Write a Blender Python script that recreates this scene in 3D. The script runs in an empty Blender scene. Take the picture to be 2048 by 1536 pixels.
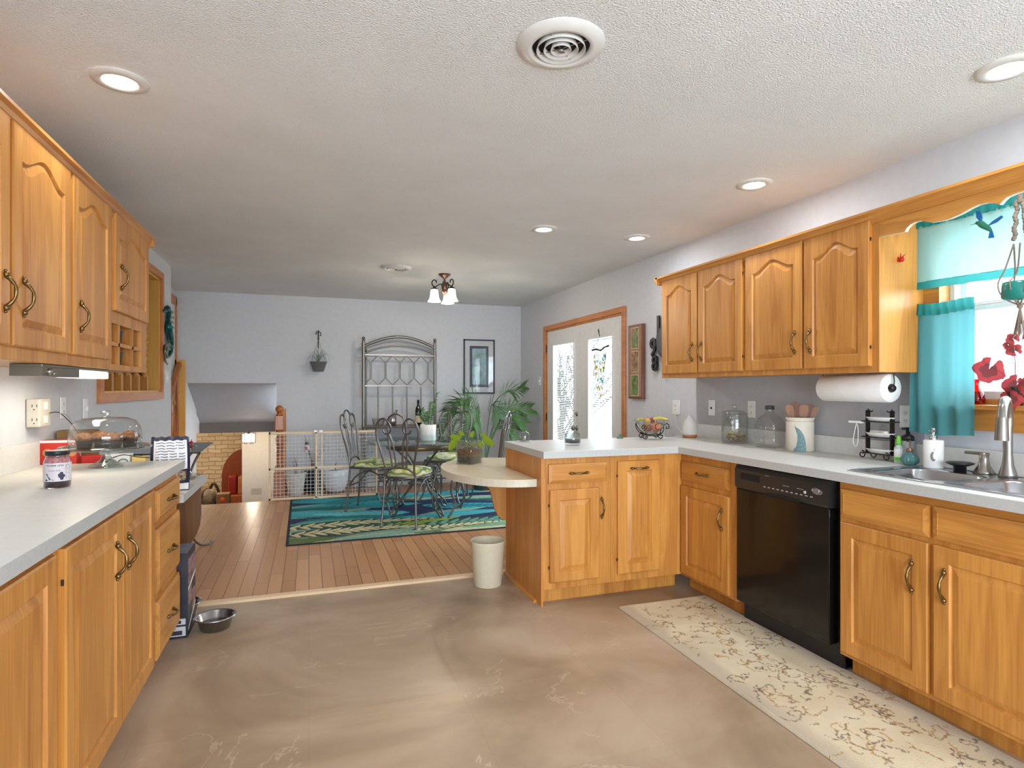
import bpy, bmesh, math, random
import numpy as np
from mathutils import Vector, Matrix
R = math.radians
PI = math.pi
random.seed(7)
S = bpy.context.scene
COL = S.collection

# ---------------------------------------------------------------- camera, world, exposure
cam = bpy.data.cameras.new('camera')
cam.sensor_width = 36; cam.lens = 36*1180/2048; cam.sensor_fit = 'HORIZONTAL'
cam.shift_y = 8/2048; cam.clip_start = .05; cam.clip_end = 200
co = bpy.data.objects.new('camera', cam); COL.objects.link(co)
co.location = (0, 0, 1.285); co.rotation_euler = (R(90), 0, -math.atan(406/1180))
S.camera = co
S.view_settings.view_transform = 'Standard'; S.view_settings.look = 'None'
S.view_settings.gamma = 1; S.view_settings.use_curve_mapping = False
S.view_settings.exposure = 0.43
w = bpy.data.worlds.new('world'); S.world = w; w.use_nodes = True
bg = w.node_tree.nodes['Background']
bg.inputs[0].default_value = (.83, .925, 1, 1); bg.inputs[1].default_value = 9.5

def area_light(name, loc, size, power, color=(.89, .955, 1), rot=(0, 0, 0), shape='DISK', size_y=None, spread=None):
    l = bpy.data.lights.new(name, 'AREA'); l.shape = shape; l.size = size; l.energy = power; l.color = color
    if size_y: l.size_y = size_y
    if spread: l.spread = spread
    o = bpy.data.objects.new(name, l); o.location = loc; o.rotation_euler = rot; COL.objects.link(o); return o
def point_light(name, loc, rad, power, color=(1, .85, .68)):
    l = bpy.data.lights.new(name, 'POINT'); l.shadow_soft_size = rad; l.energy = power; l.color = color
    o = bpy.data.objects.new(name, l); o.location = loc; COL.objects.link(o); return o
DOWNLIGHTS = [(-.67, 2.57), (2.38, 1.43), (2.38, 2.71), (1.61, 3.97), (2.38, 3.97)]
DOWN_W = 4
for x, y in DOWNLIGHTS + [(-.67, .9), (.8, -.6)]:  # last two are unseen extras added for fill, without a fitting
    area_light('downlight_or_fill', (x, y, 2.425), .12, DOWN_W)
# portals only steer sky sampling through the french doors, the sink window and the added rear opening
area_light('door_daylight', (3.02, 5.97, 1.05), 1.9, 1, (1, 1, 1), (0, R(90), 0), 'RECTANGLE', 1.9).data.cycles.is_portal = True
area_light('window_daylight', (3.0, 1.48, 1.64), .9, 1, (1, 1, 1), (0, R(90), 0), 'RECTANGLE', 1.0).data.cycles.is_portal = True
area_light('rear_fill_portal', (.8, -2.25, 1.05), 2.9, 1, (1, 1, 1), (R(90), 0, 0), 'RECTANGLE', 2.1).data.cycles.is_portal = True

# ---------------------------------------------------------------- materials
def srgb(r, g, b):
    f = lambda c: (c/255/12.92) if c/255 <= .04045 else ((c/255+.055)/1.055)**2.4
    return (f(r), f(g), f(b), 1)
def newmat(name):
    m = bpy.data.materials.new(name); m.use_nodes = True
    nt = m.node_tree; b = nt.nodes['Principled BSDF']
    return m, nt, b
def N(nt, kind, **kw):
    n = nt.nodes.new(kind)
    for k, v in kw.items():
        if k.startswith('i_'): n.inputs[k[2:]].default_value = v
        else: setattr(n, k, v)
    return n
def mat(name, rgb, rough=.5, metal=0, noise=0, nscale=20, bump=0, bscale=60, **kw):
    """plain surface with a little procedural colour variation and bump"""
    m, nt, b = newmat(name); L = nt.links.new
    c = srgb(*rgb)
    b.inputs['Roughness'].default_value = rough; b.inputs['Metallic'].default_value = metal
    for k, v in kw.items(): b.inputs[k.replace('_', ' ')].default_value = v
    tc = N(nt, 'ShaderNodeTexCoord')
    nz = N(nt, 'ShaderNodeTexNoise', i_Scale=nscale, i_Detail=3.0); L(tc.outputs['Object'], nz.inputs['Vector'])
    cr = N(nt, 'ShaderNodeValToRGB')
    a = max(noise, .03)
    cr.color_ramp.elements[0].position = .3; cr.color_ramp.elements[1].position = .7
    cr.color_ramp.elements[0].color = tuple(x*(1-a) for x in c[:3])+(1,)
    cr.color_ramp.elements[1].color = tuple(min(1, x*(1+a)) for x in c[:3])+(1,)
    L(nz.outputs['Fac'], cr.inputs[0]); L(cr.outputs[0], b.inputs['Base Color'])
    if bump:
        n2 = N(nt, 'ShaderNodeTexNoise', i_Scale=bscale, i_Detail=4.0); L(tc.outputs['Object'], n2.inputs['Vector'])
        bp = N(nt, 'ShaderNodeBump', i_Strength=bump, i_Distance=.01)
        L(n2.outputs['Fac'], bp.inputs['Height']); L(bp.outputs[0], b.inputs['Normal'])
    return m
def wood(name, dark, light, axis=2, scale=1, rough=.38, spread=1.0):
    """wood with grain along one local axis (0 x, 1 y, 2 z)"""
    m, nt, b = newmat(name); L = nt.links.new
    tc = N(nt, 'ShaderNodeTexCoord'); mp = N(nt, 'ShaderNodeMapping')
    sc = [9*scale]*3; sc[axis] = .9*scale
    mp.inputs['Scale'].default_value = sc
    oi = N(nt, 'ShaderNodeObjectInfo')
    va = N(nt, 'ShaderNodeVectorMath', operation='ADD')
    ml = N(nt, 'ShaderNodeMath', operation='MULTIPLY'); ml.inputs[1].default_value = 7
    L(oi.outputs['Random'], ml.inputs[0]); L(tc.outputs['Object'], va.inputs[0]); L(ml.outputs[0], va.inputs[1])
    L(va.outputs[0], mp.inputs[0])
    n1 = N(nt, 'ShaderNodeTexNoise', i_Scale=1.0, i_Detail=3.0, i_Distortion=.6); L(mp.outputs[0], n1.inputs['Vector'])
    mp2 = N(nt, 'ShaderNodeMapping'); s2 = [130*scale]*3; s2[axis] = 4*scale; mp2.inputs['Scale'].default_value = s2
    L(va.outputs[0], mp2.inputs[0])
    n2 = N(nt, 'ShaderNodeTexNoise', i_Scale=1.0, i_Detail=2.0); L(mp2.outputs[0], n2.inputs['Vector'])
    wv = N(nt, 'ShaderNodeMath', operation='SINE'); mm = N(nt, 'ShaderNodeMath', operation='MULTIPLY'); mm.inputs[1].default_value = 34
    L(n1.outputs['Fac'], mm.inputs[0]); L(mm.outputs[0], wv.inputs[0])
    a1 = N(nt, 'ShaderNodeMath', operation='MULTIPLY_ADD'); a1.inputs[1].default_value = .085; L(wv.outputs[0], a1.inputs[0]); L(n1.outputs['Fac'], a1.inputs[2])
    a2 = N(nt, 'ShaderNodeMath', operation='MULTIPLY_ADD'); a2.inputs[1].default_value = .55; L(n2.outputs['Fac'], a2.inputs[0]); L(a1.outputs[0], a2.inputs[2])
    cr = N(nt, 'ShaderNodeValToRGB'); e = cr.color_ramp.elements
    e[0].position = .35; e[1].position = 1.15 if False else 1.0
    e[0].color = srgb(*dark); e[1].color = srgb(*light)
    L(a2.outputs[0], cr.inputs[0]); L(cr.outputs[0], b.inputs['Base Color'])
    b.inputs['Roughness'].default_value = rough
    bp = N(nt, 'ShaderNodeBump', i_Strength=.08, i_Distance=.003); L(n2.outputs['Fac'], bp.inputs['Height']); L(bp.outputs[0], b.inputs['Normal'])
    return m
def emit(name, rgb, strength):
    m, nt, b = newmat(name)
    b.inputs['Base Color'].default_value = srgb(*rgb)
    b.inputs['Emission Color'].default_value = srgb(*rgb); b.inputs['Emission Strength'].default_value = strength
    return m
def thin_glass(name, rgb=(250, 252, 252), refl=1.0, rough=.02):
    m = bpy.data.materials.new(name); m.use_nodes = True; nt = m.node_tree; L = nt.links.new
    nt.nodes.remove(nt.nodes['Principled BSDF']); out = nt.nodes['Material Output']
    t = N(nt, 'ShaderNodeBsdfTransparent'); t.inputs[0].default_value = srgb(*rgb)
    g = N(nt, 'ShaderNodeBsdfGlossy'); g.inputs['Roughness'].default_value = rough
    lw = N(nt, 'ShaderNodeLayerWeight'); pw = N(nt, 'ShaderNodeMath', operation='POWER'); pw.inputs[1].default_value = 3.5
    L(lw.outputs['Facing'], pw.inputs[0]); mu = N(nt, 'ShaderNodeMath', operation='MULTIPLY_ADD'); mu.inputs[1].default_value = .55*refl; mu.inputs[2].default_value = .04*refl
    L(pw.outputs[0], mu.inputs[0]); mx = N(nt, 'ShaderNodeMixShader')
    L(mu.outputs[0], mx.inputs[0]); L(t.outputs[0], mx.inputs[1]); L(g.outputs[0], mx.inputs[2]); L(mx.outputs[0], out.inputs[0])
    return m
def cloth(name, rgb, trans=.5, rgb2=None):
    m = bpy.data.materials.new(name); m.use_nodes = True; nt = m.node_tree; L = nt.links.new
    nt.nodes.remove(nt.nodes['Principled BSDF']); out = nt.nodes['Material Output']
    d = N(nt, 'ShaderNodeBsdfDiffuse'); d.inputs[0].default_value = srgb(*rgb)
    t = N(nt, 'ShaderNodeBsdfTranslucent'); t.inputs[0].default_value = srgb(*(rgb2 or rgb))
    mx = N(nt, 'ShaderNodeMixShader'); mx.inputs[0].default_value = trans
    L(d.outputs[0], mx.inputs[1]); L(t.outputs[0], mx.inputs[2]); L(mx.outputs[0], out.inputs[0])
    return m
def vcol(name, rough=.9, bump=.3):
    m, nt, b = newmat(name); L = nt.links.new
    a = N(nt, 'ShaderNodeVertexColor'); a.layer_name = 'Col'
    L(a.outputs[0], b.inputs['Base Color']); b.inputs['Roughness'].default_value = rough
    tc = N(nt, 'ShaderNodeTexCoord'); n2 = N(nt, 'ShaderNodeTexNoise', i_Scale=180.0); L(tc.outputs['Object'], n2.inputs['Vector'])
    bp = N(nt, 'ShaderNodeBump', i_Strength=bump, i_Distance=.004); L(n2.outputs['Fac'], bp.inputs['Height']); L(bp.outputs[0], b.inputs['Normal'])
    return m

OAKD, OAKL = (160, 96, 36), (208, 146, 70)
oak_v = wood('oak_vertical', OAKD, OAKL, 2); oak_h = wood('oak_horizontal', OAKD, OAKL, 0); oak_y = wood('oak_lengthwise', OAKD, OAKL, 1)
oak_red = wood('oak_trim', (176, 104, 56), (206, 136, 84), 2)
oak_redy = wood('oak_trim_lengthwise', (176, 104, 56), (206, 136, 84), 1)
cherry = wood('turned_wood', (140, 74, 28), (190, 112, 52), 2, rough=.2)
shaded_board = wood('board_shade_tone', (96, 62, 36), (128, 86, 52), 2)  # desk end board, its shade mixed into the brown
maple = wood('pale_wood', (214, 182, 142), (236, 208, 172), 0)
wall_m = mat('wall_paint', (205, 207, 212), .6, bump=.03, bscale=120)
wall_dark = mat('backsplash_grey', (176, 176, 180), .55)  # panel under the right cabinets, darker grey than the wall
ceil_m = mat('popcorn_ceiling', (232, 232, 231), .9, noise=.02, nscale=3, bump=1.0, bscale=150)
white_p = mat('white_paint', (226, 226, 226), .4)
white_g = mat('white_ceramic', (236, 236, 234), .25)
lam = mat('counter_laminate', (214, 213, 209), .33, noise=.03, nscale=40, Specular_IOR_Level=.12)
lam_edge = mat('laminate_edge', (188, 189, 188), .35, noise=.05, nscale=90)
lam_cream = mat('cream_laminate', (222, 206, 176), .26, noise=.02, nscale=30, Specular_IOR_Level=.3)
cream_edge = mat('cream_laminate_edge', (206, 198, 178), .4, noise=.05, nscale=90)
black_g = mat('black_appliance', (12, 12, 12), .12)
black_p = mat('black_plastic', (22, 22, 24), .35)
panel_blk = mat('control_panel_black', (38, 38, 38), .3)
iron = mat('wrought_iron', (44, 36, 32), .4, .5)
pewter = mat('pewter_metal', (132, 128, 124), .34, .85)
gunmetal = mat('aged_metal_tube', (122, 118, 116), .28, .8)
brass = mat('antique_brass', (124, 100, 62), .3, .9)
chrome = mat('chrome', (210, 210, 212), .12, 1)
steel = mat('stainless_steel', (188, 190, 194), .22, 1)
nickel = mat('brushed_nickel', (150, 146, 140), .3, .9)
glass = thin_glass('clear_glass', (245, 247, 246), refl=1.9); pane = thin_glass('window_glass', (246, 250, 252), 1.0)
table_glass = thin_glass('table_glass', (222, 236, 236), 1.5)
smoked = thin_glass('smoked_glass', (158, 176, 170), 1.5)
pressed_glass = thin_glass('pressed_glass', (228, 234, 232), 3.4, .08)
red_glass = thin_glass('red_glass', (226, 40, 40), 1.0)
teal_glass = thin_glass('teal_glass', (90, 170, 176), 1.4); blue_glass = thin_glass('blue_glass', (70, 150, 205), 1.4)
soil = mat('soil', (58, 42, 30), .95, noise=.4, nscale=60, bump=.8, bscale=80)
leaf_g = mat('green_leaf', (72, 116, 58), .4, noise=.25, nscale=9)
leaf_d = mat('dark_palm_leaf', (62, 92, 56), .45, noise=.3, nscale=6)
leaf_y = cloth('lime_leaf', (122, 146, 44), .35, (150, 172, 50))
leaf_red = [cloth('red_leaf', (158, 62, 64), .25, (170, 70, 74)), cloth('red_leaf_centre', (112, 62, 60), .2, (120, 56, 60))]
paper = mat('paper', (232, 230, 226), .85, bump=.1, bscale=150)
teal_sheer = cloth('sheer_teal_fabric', (152, 200, 196), .42, (178, 216, 212))
teal_cloth = cloth('teal_fabric', (92, 158, 162), .42, (112, 178, 184))
teal_deep = cloth('teal_hem', (48, 140, 138), .35, (80, 170, 166))
rope = mat('macrame_rope', (140, 122, 108), .9, bump=.5, bscale=200)
dark_hole = mat('dark_recess', (10, 9, 8), .8)
brick_brown = mat('brown_board', (140, 62, 24), .6, noise=.1)

# ---------------------------------------------------------------- mesh builder
class M:
    def __init__(s): s.v = []; s.f = []; s.mi = []; s.sm = []
    def add(s, verts, faces, mi=0, smooth=False):
        n = len(s.v); s.v += [tuple(p) for p in verts]
        for f in faces: s.f.append(tuple(i+n for i in f)); s.mi.append(mi); s.sm.append(smooth)
        return s
    def box(s, x0, x1, y0, y1, z0, z1, mi=0):
        v = [(x, y, z) for z in (z0, z1) for y in (y0, y1) for x in (x0, x1)]
        return s.add(v, [(0, 2, 3, 1), (4, 5, 7, 6), (0, 1, 5, 4), (2, 6, 7, 3), (0, 4, 6, 2), (1, 3, 7, 5)], mi)
    def bbox(s, x0, x1, y0, y1, z0, z1, b=.003, mi=0):
        """box with chamfered edges"""
        b = min(b, (x1-x0)/2.2, (y1-y0)/2.2, (z1-z0)/2.2)
        bm = bmesh.new(); bmesh.ops.create_cube(bm, size=1)
        for q in bm.verts: q.co = Vector(((x0+x1)/2+q.co.x*(x1-x0), (y0+y1)/2+q.co.y*(y1-y0), (z0+z1)/2+q.co.z*(z1-z0)))
        bmesh.ops.bevel(bm, geom=bm.edges[:], offset=b, segments=2, affect='EDGES', profile=.5)
        bm.verts.index_update(); s.add([q.co[:] for q in bm.verts], [[q.index for q in f.verts] for f in bm.faces], mi, False); bm.free(); return s
    def obox(s, c, ax, ay, az, hx, hy, hz, mi=0):
        c, ax, ay, az = map(Vector, (c, ax, ay, az))
        v = [c+ax*hx*i+ay*hy*j+az*hz*k for k in (-1, 1) for j in (-1, 1) for i in (-1, 1)]
        return s.add(v, [(0, 2, 3, 1), (4, 5, 7, 6), (0, 1, 5, 4), (2, 6, 7, 3), (0, 4, 6, 2), (1, 3, 7, 5)], mi)
    def lathe(s, prof, c=(0, 0, 0), seg=24, mi=0, axis='z', cap=True, sx=1, sy=1):
        n = len(prof); v = []
        for i in range(seg):
            a = 2*PI*i/seg
            for r, z in prof:
                p = (r*math.cos(a)*sx, r*math.sin(a)*sy, z)
                if axis == 'x': p = (p[2], p[0], p[1])
                if axis == 'y': p = (p[0], p[2], p[1])
                v.append((c[0]+p[0], c[1]+p[1], c[2]+p[2]))
        f = []
        for i in range(seg):
            j = (i+1) % seg
            for k in range(n-1):
                f.append((i*n+k, j*n+k, j*n+k+1, i*n+k+1))
        s.add(v, f, mi, True)
        if cap:
            for k in (0, n-1):
                if prof[k][0] > 1e-4:
                    r0 = [v[i*n+k] for i in range(seg)]
                    s.add(r0, [tuple(range(seg))], mi)
        return s
    def cyl(s, p0, p1, r, r1=None, seg=12, mi=0):
        return s.tube([p0, p1], r, seg, mi, r1=r1)
    def tube(s, pts, r, seg=8, mi=0, closed=False, r1=None, cap=True, rad=None):
        P = [Vector(p) for p in pts]; n = len(P); v = []
        up = None
        for i in range(n):
            a = P[(i-1) % n] if (i > 0 or closed) else P[i]; b = P[(i+1) % n] if (i < n-1 or closed) else P[i]
            t = (b-a)
            if t.length < 1e-9: t = Vector((0, 0, 1))
            t.normalize()
            if up is None:
                up = Vector((0, 0, 1)) if abs(t.z) < .9 else Vector((1, 0, 0))
            e = up - t*up.dot(t)
            if e.length < 1e-6: e = Vector((1, 0, 0)) - t*t.x
            e.normalize(); up = e; g = t.cross(e)
            rr = rad[i] if rad else (r if r1 is None else r+(r1-r)*i/(n-1))
            for k in range(seg):
                q = 2*PI*k/seg; v.append(P[i]+e*math.cos(q)*rr+g*math.sin(q)*rr)
        f = []
        for i in range(n if closed else n-1):
            j = (i+1) % n
            for k in range(seg):
                l = (k+1) % seg; f.append((i*seg+k, i*seg+l, j*seg+l, j*seg+k))
        s.add(v, f, mi, True)
        if cap and not closed: s.add(v[:seg], [tuple(reversed(range(seg)))], mi); s.add(v[-seg:], [tuple(range(seg))], mi)
        return s
    def curve(s, pts, r, seg=8, n=6, mi=0, closed=False, **k):
        return s.tube(smooth(pts, n, closed), r, seg, mi, closed, **k)
    def sphere(s, c, r, seg=12, mi=0, sx=1, sy=1, sz=1):
        m = seg//2; prof = [(r*math.sin(PI*k/m), -r*math.cos(PI*k/m)*sz) for k in range(m+1)]
        prof[0] = (0, prof[0][1]); prof[-1] = (0, prof[-1][1])
        return s.lathe(prof, c, seg, mi, cap=False, sx=sx, sy=sy)
    def prism(s, poly, a0, a1, plane='xz', mi=0, mi_side=None):
        """extrude a 2-D outline: plane xz -> along y, yz -> along x, xy -> along z"""
        def P(p, a): return {'xz': (p[0], a, p[1]), 'yz': (a, p[0], p[1]), 'xy': (p[0], p[1], a)}[plane]
        n = len(poly); v = [P(p, a0) for p in poly]+[P(p, a1) for p in poly]
        s.add(v, [tuple(range(n)), tuple(range(2*n-1, n-1, -1))], mi)
        s.add(v, [(i, (i+1) % n, (i+1) % n+n, i+n) for i in range(n)], mi if mi_side is None else mi_side)
        return s
    def grid(s, nx, ny, fn, mi=0, smooth_=True):
        v = [fn(i/nx, j/ny) for j in range(ny+1) for i in range(nx+1)]
        f = [(j*(nx+1)+i, j*(nx+1)+i+1, (j+1)*(nx+1)+i+1, (j+1)*(nx+1)+i) for j in range(ny) for i in range(nx)]
        return s.add(v, f, mi, smooth_)
    def build(s, name, mats, parent=None, fix=True):
        me = bpy.data.meshes.new(name); me.from_pydata(s.v, [], s.f)
        for m in (mats if isinstance(mats, (list, tuple)) else [mats]): me.materials.append(m)
        me.polygons.foreach_set('material_index', s.mi); me.polygons.foreach_set('use_smooth', s.sm)
        if fix and len(s.v) < 60000:
            bm = bmesh.new(); bm.from_mesh(me); bmesh.ops.recalc_face_normals(bm, faces=bm.faces[:]); bm.to_mesh(me); bm.free()
        me.update()
        o = bpy.data.objects.new(name, me); COL.objects.link(o)
        if parent: o.parent = parent
        return o
def smooth(pts, n=6, closed=False):
    P = [Vector(p) for p in pts]; m = len(P); out = []
    for i in range(m if closed else m-1):
        g = lambda k: P[k % m] if closed else P[max(0, min(m-1, k))]
        a, b, c, d = g(i-1), g(i), g(i+1), g(i+2)
        for k in range(n):
            t = k/n
            out.append(.5*((2*b)+(c-a)*t+(2*a-5*b+4*c-d)*t*t+(3*b-a-3*c+d)*t**3))
    if not closed: out.append(P[-1])
    return out
def spiral(c, r0, r1, a0, a1, n=20, plane='xz'):
    out = []
    for i in range(n+1):
        t = i/n; a = a0+(a1-a0)*t; r = r0+(r1-r0)*t; u, v = r*math.cos(a), r*math.sin(a)
        out.append((c[0]+u, c[1], c[2]+v) if plane == 'xz' else (c[0], c[1]+u, c[2]+v) if plane == 'yz' else (c[0]+u, c[1]+v, c[2]))
    return out
def thing(name, label, cat, loc=(0, 0, 0), rz=0, group=None):
    o = bpy.data.objects.new(name, None); COL.objects.link(o); o.empty_display_size = .1
    o.location = loc; o.rotation_euler = (0, 0, rz); tag(o, label, cat, group); return o
def tag(o, label, cat, group=None):
    o['label'] = label; o['category'] = cat
    if group: o['group'] = group
    return o
def struct(name, mb, mats):
    o = mb.build(name, mats); o['kind'] = 'structure'; return o
def dup(root, loc, rz, label, group=None, keep=None):
    r = root.copy(); COL.objects.link(r); r.location = loc; r.rotation_euler = (0, 0, rz); r['label'] = label
    if group: r['group'] = group
    for ch in list(root.children):
        c = ch.copy(); COL.objects.link(c); c.parent = r
        for g in ch.children:
            d = g.copy(); COL.objects.link(d); d.parent = c
    return r
def move(o, loc): o.location = loc; return o
def text_mesh(s, size, extrude=.0004, align='CENTER', shear=0, bold=False):
    cu = bpy.data.curves.new('t', 'FONT'); cu.body = s; cu.size = size; cu.extrude = extrude; cu.align_x = align; cu.shear = shear; cu.resolution_u = 2
    if bold: cu.offset = size*.02
    o = bpy.data.objects.new('t', cu); COL.objects.link(o)
    dg = bpy.context.evaluated_depsgraph_get(); dg.update(); me = o.evaluated_get(dg).to_mesh()
    v = [p.co[:] for p in me.vertices]; f = [tuple(p.vertices) for p in me.polygons]
    o.evaluated_get(dg).to_mesh_clear(); bpy.data.objects.remove(o); bpy.data.curves.remove(cu)
    return v, f
def flat_text(mb, s, size, fn, mi=0, **k):
    v, f = text_mesh(s, size, **k); mb.add([fn(*p) for p in v], f, mi)

# ---------------------------------------------------------------- room shell
WL, WR, YB, CZ = -1.24, 2.85, 7.9, 2.44
# vinyl floor
def floor_vinyl():
    m, nt, b = newmat('stone_look_vinyl'); L = nt.links.new
    tc = N(nt, 'ShaderNodeTexCoord')
    n1 = N(nt, 'ShaderNodeTexNoise', i_Scale=1.1, i_Detail=5.0, i_Roughness=.55, i_Distortion=.8); L(tc.outputs['Object'], n1.inputs['Vector'])
    c1 = N(nt, 'ShaderNodeValToRGB'); e = c1.color_ramp.elements
    e[0].position = .32; e[0].color = srgb(144, 120, 95); e[1].position = .68; e[1].color = srgb(196, 174, 150)
    q = c1.color_ramp.elements.new(.5); q.color = srgb(172, 148, 122)
    L(n1.outputs['Fac'], c1.inputs[0])
    # pale veins
    n2 = N(nt, 'ShaderNodeTexNoise', i_Scale=.9, i_Detail=8.0, i_Roughness=.62, i_Distortion=1.6); L(tc.outputs['Object'], n2.inputs['Vector'])
    ab = N(nt, 'ShaderNodeMath', operation='SUBTRACT'); ab.inputs[1].default_value = .5; L(n2.outputs['Fac'], ab.inputs[0])
    a2 = N(nt, 'ShaderNodeMath', operation='ABSOLUTE'); L(ab.outputs[0], a2.inputs[0])
    lt = N(nt, 'ShaderNodeMath', operation='LESS_THAN'); lt.inputs[1].default_value = .005; L(a2.outputs[0], lt.inputs[0])
    n3 = N(nt, 'ShaderNodeTexNoise', i_Scale=1.7, i_Detail=1.0); L(tc.outputs['Object'], n3.inputs['Vector'])
    g3 = N(nt, 'ShaderNodeMath', operation='GREATER_THAN'); g3.inputs[1].default_value = .53; L(n3.outputs['Fac'], g3.inputs[0])
    mu = N(nt, 'ShaderNodeMath', operation='MULTIPLY'); L(lt.outputs[0], mu.inputs[0]); L(g3.outputs[0], mu.inputs[1])
    m3 = N(nt, 'ShaderNodeMath', operation='MULTIPLY'); m3.inputs[1].default_value = .36; L(mu.outputs[0], m3.inputs[0])
    mx = N(nt, 'ShaderNodeMix', data_type='RGBA'); mx.inputs[7].default_value = srgb(212, 190, 166)
    L(m3.outputs[0], mx.inputs[0]); L(c1.outputs[0], mx.inputs[6])
    # large tiles, faintly different
    mp = N(nt, 'ShaderNodeMapping'); L(tc.outputs['Object'], mp.inputs[0])
    bk = N(nt, 'ShaderNodeTexBrick'); L(mp.outputs[0], bk.inputs['Vector'])
    bk.inputs['Scale'].default_value = 1; bk.inputs['Brick Width'].default_value = .61; bk.inputs['Row Height'].default_value = .61; bk.inputs['Mortar Size'].default_value = .0012
    bk.offset = 0.0; bk.inputs['Color1'].default_value = (1, 1, 1, 1); bk.inputs['Color2'].default_value = (.9, .9, .9, 1); bk.inputs['Mortar'].default_value = (.84, .82, .8, 1)
    m4 = N(nt, 'ShaderNodeMix', data_type='RGBA', blend_type='MULTIPLY'); m4.inputs[0].default_value = .8
    L(mx.outputs[2], m4.inputs[6]); L(bk.outputs[0], m4.inputs[7]); L(m4.outputs[2], b.inputs['Base Color'])
    b.inputs['Roughness'].default_value = .36
    return m
def floor_planks():
    m, nt, b = newmat('oak_strip_floor'); L = nt.links.new
    tc = N(nt, 'ShaderNodeTexCoord'); mp = N(nt, 'ShaderNodeMapping'); mp.inputs['Rotation'].default_value = (0, 0, R(90)); L(tc.outputs['Object'], mp.inputs[0])
    bk = N(nt, 'ShaderNodeTexBrick'); L(mp.outputs[0], bk.inputs['Vector'])
    bk.inputs['Scale'].default_value = 1; bk.inputs['Brick Width'].default_value = .78; bk.inputs['Row Height'].default_value = .083; bk.inputs['Mortar Size'].default_value = .0022
    bk.offset = .37; bk.squash_frequency = 3; bk.squash = 1.4
    bk.inputs['Color1'].default_value = srgb(186, 134, 88); bk.inputs['Color2'].default_value = srgb(212, 164, 118); bk.inputs['Mortar'].default_value = srgb(112, 66, 38)
    bk.inputs['Bias'].default_value = -.1
    m2 = N(nt, 'ShaderNodeMapping'); m2.inputs['Scale'].default_value = (60, 3, 1); L(tc.outputs['Object'], m2.inputs[0])
    nz = N(nt, 'ShaderNodeTexNoise', i_Scale=1.0, i_Detail=4.0, i_Distortion=1.2); L(m2.outputs[0], nz.inputs['Vector'])
    cr = N(nt, 'ShaderNodeValToRGB'); cr.color_ramp.elements[0].color = (.84, .8, .76, 1); cr.color_ramp.elements[1].color = (1.1, 1.05, 1, 1); L(nz.outputs['Fac'], cr.inputs[0])
    mx = N(nt, 'ShaderNodeMix', data_type='RGBA', blend_type='MULTIPLY'); mx.inputs[0].default_value = .7
    L(bk.outputs[0], mx.inputs[6]); L(cr.outputs[0], mx.inputs[7]); L(mx.outputs[2], b.inputs['Base Color'])
    b.inputs['Roughness'].default_value = .3
    bp = N(nt, 'ShaderNodeBump', i_Strength=.3, i_Distance=.002); L(bk.outputs['Fac'], bp.inputs['Height']); bp.invert = True; L(bp.outputs[0], b.inputs['Normal'])
    return m
vinyl = floor_vinyl(); planks = floor_planks()
f = M(); f.box(WL-.12, WR+.12, -2.2, 3.90, -.12, 0); struct('floor', f, vinyl)
f = M(); f.box(-.44, WR+.12, 3.90, YB+.1, -.12, .004); f.box(-1.62, -.44, 3.90, 7.22, -.12, .004); struct('floor_dining', f, planks)
t = M(); t.prism([(3.87, 0), (3.885, .011), (3.935, .012), (3.945, .004)], WL, 1.3, 'yz'); struct('trim_1', t, maple)
c = M(); c.box(-1.7, WR+.12, -2.2, YB+.12, CZ, CZ+.12); struct('ceiling', c, ceil_m)
c = M(); c.box(WL-.13, -.65, -2.32, -2.2, 0, CZ); c.box(2.25, WR+.13, -2.32, -2.2, 0, CZ); c.box(-.65, 2.25, -2.32, -2.2, 2.1, CZ); struct('wall_front', c, wall_m)  # unseen wall; its wide opening is added to let in sky fill
# right wall with french-door and window openings
DY0, DY1, DZ1 = 5.0, 6.94, 2.01
WY0, WY1, WZ0, WZ1 = .98, 2.0, 1.2, 2.07
r = M()
for y0, y1, z0, z1 in [(-2.2, WY0, 0, CZ), (WY0, WY1, 0, WZ0), (WY0, WY1, WZ1, CZ), (WY1, DY0, 0, CZ), (DY0, DY1, DZ1, CZ), (DY1, YB+.12, 0, CZ)]:
    r.box(WR, WR+.13, y0, y1, z0, z1)
struct('wall_right', r, wall_m)
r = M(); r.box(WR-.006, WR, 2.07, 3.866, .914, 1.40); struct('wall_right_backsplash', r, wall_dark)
# left wall with the spindled pass-through
PY0, PY1, PZ0, PZ1 = 4.35, 5.91, 1.25, 2.24
l = M()
for y0, y1, z0, z1 in [(-2.2, PY0, 0, CZ), (PY0, PY1, 0, PZ0), (PY0, PY1, PZ1, CZ), (PY1, 6.36, 0, CZ)]:
    l.box(WL-.13, WL, y0, y1, z0, z1)
struct('wall_left', l, wall_m)
l = M(); l.box(-1.62, -1.50, 6.36, YB+.12, -1.4, CZ); l.box(-1.62, -1.37, 6.30, 6.36, 0, CZ); struct('wall_left_hall', l, wall_m)
l = M(); l.box(-2.6, -2.5, 4.0, 6.4, 0, CZ); l.box(-2.5, -1.37, 6.25, 6.3, 0, CZ); l.box(-2.5, -1.37, 3.9, 4.0, 0, CZ); l.box(-2.6, -1.37, 3.9, 6.4, CZ, CZ+.1)
l.box(-2.6, -1.37, 3.9, 6.4, -.1, 0); struct('wall_left_beyond', l, mat('warm_wood_paint', (214, 170, 96), .6))
# back wall with the stair opening
b_ = M(); OX0, OX1, OZ1 = -1.385, -.383, 1.345
b_.box(-1.62, OX0, YB, YB+.12, -1.4, CZ); b_.box(OX0, OX1, YB, YB+.12, OZ1, CZ); b_.box(OX1, WR+.13, YB, YB+.12, -1.4, CZ)
struct('wall_back', b_, wall_m)
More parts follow.
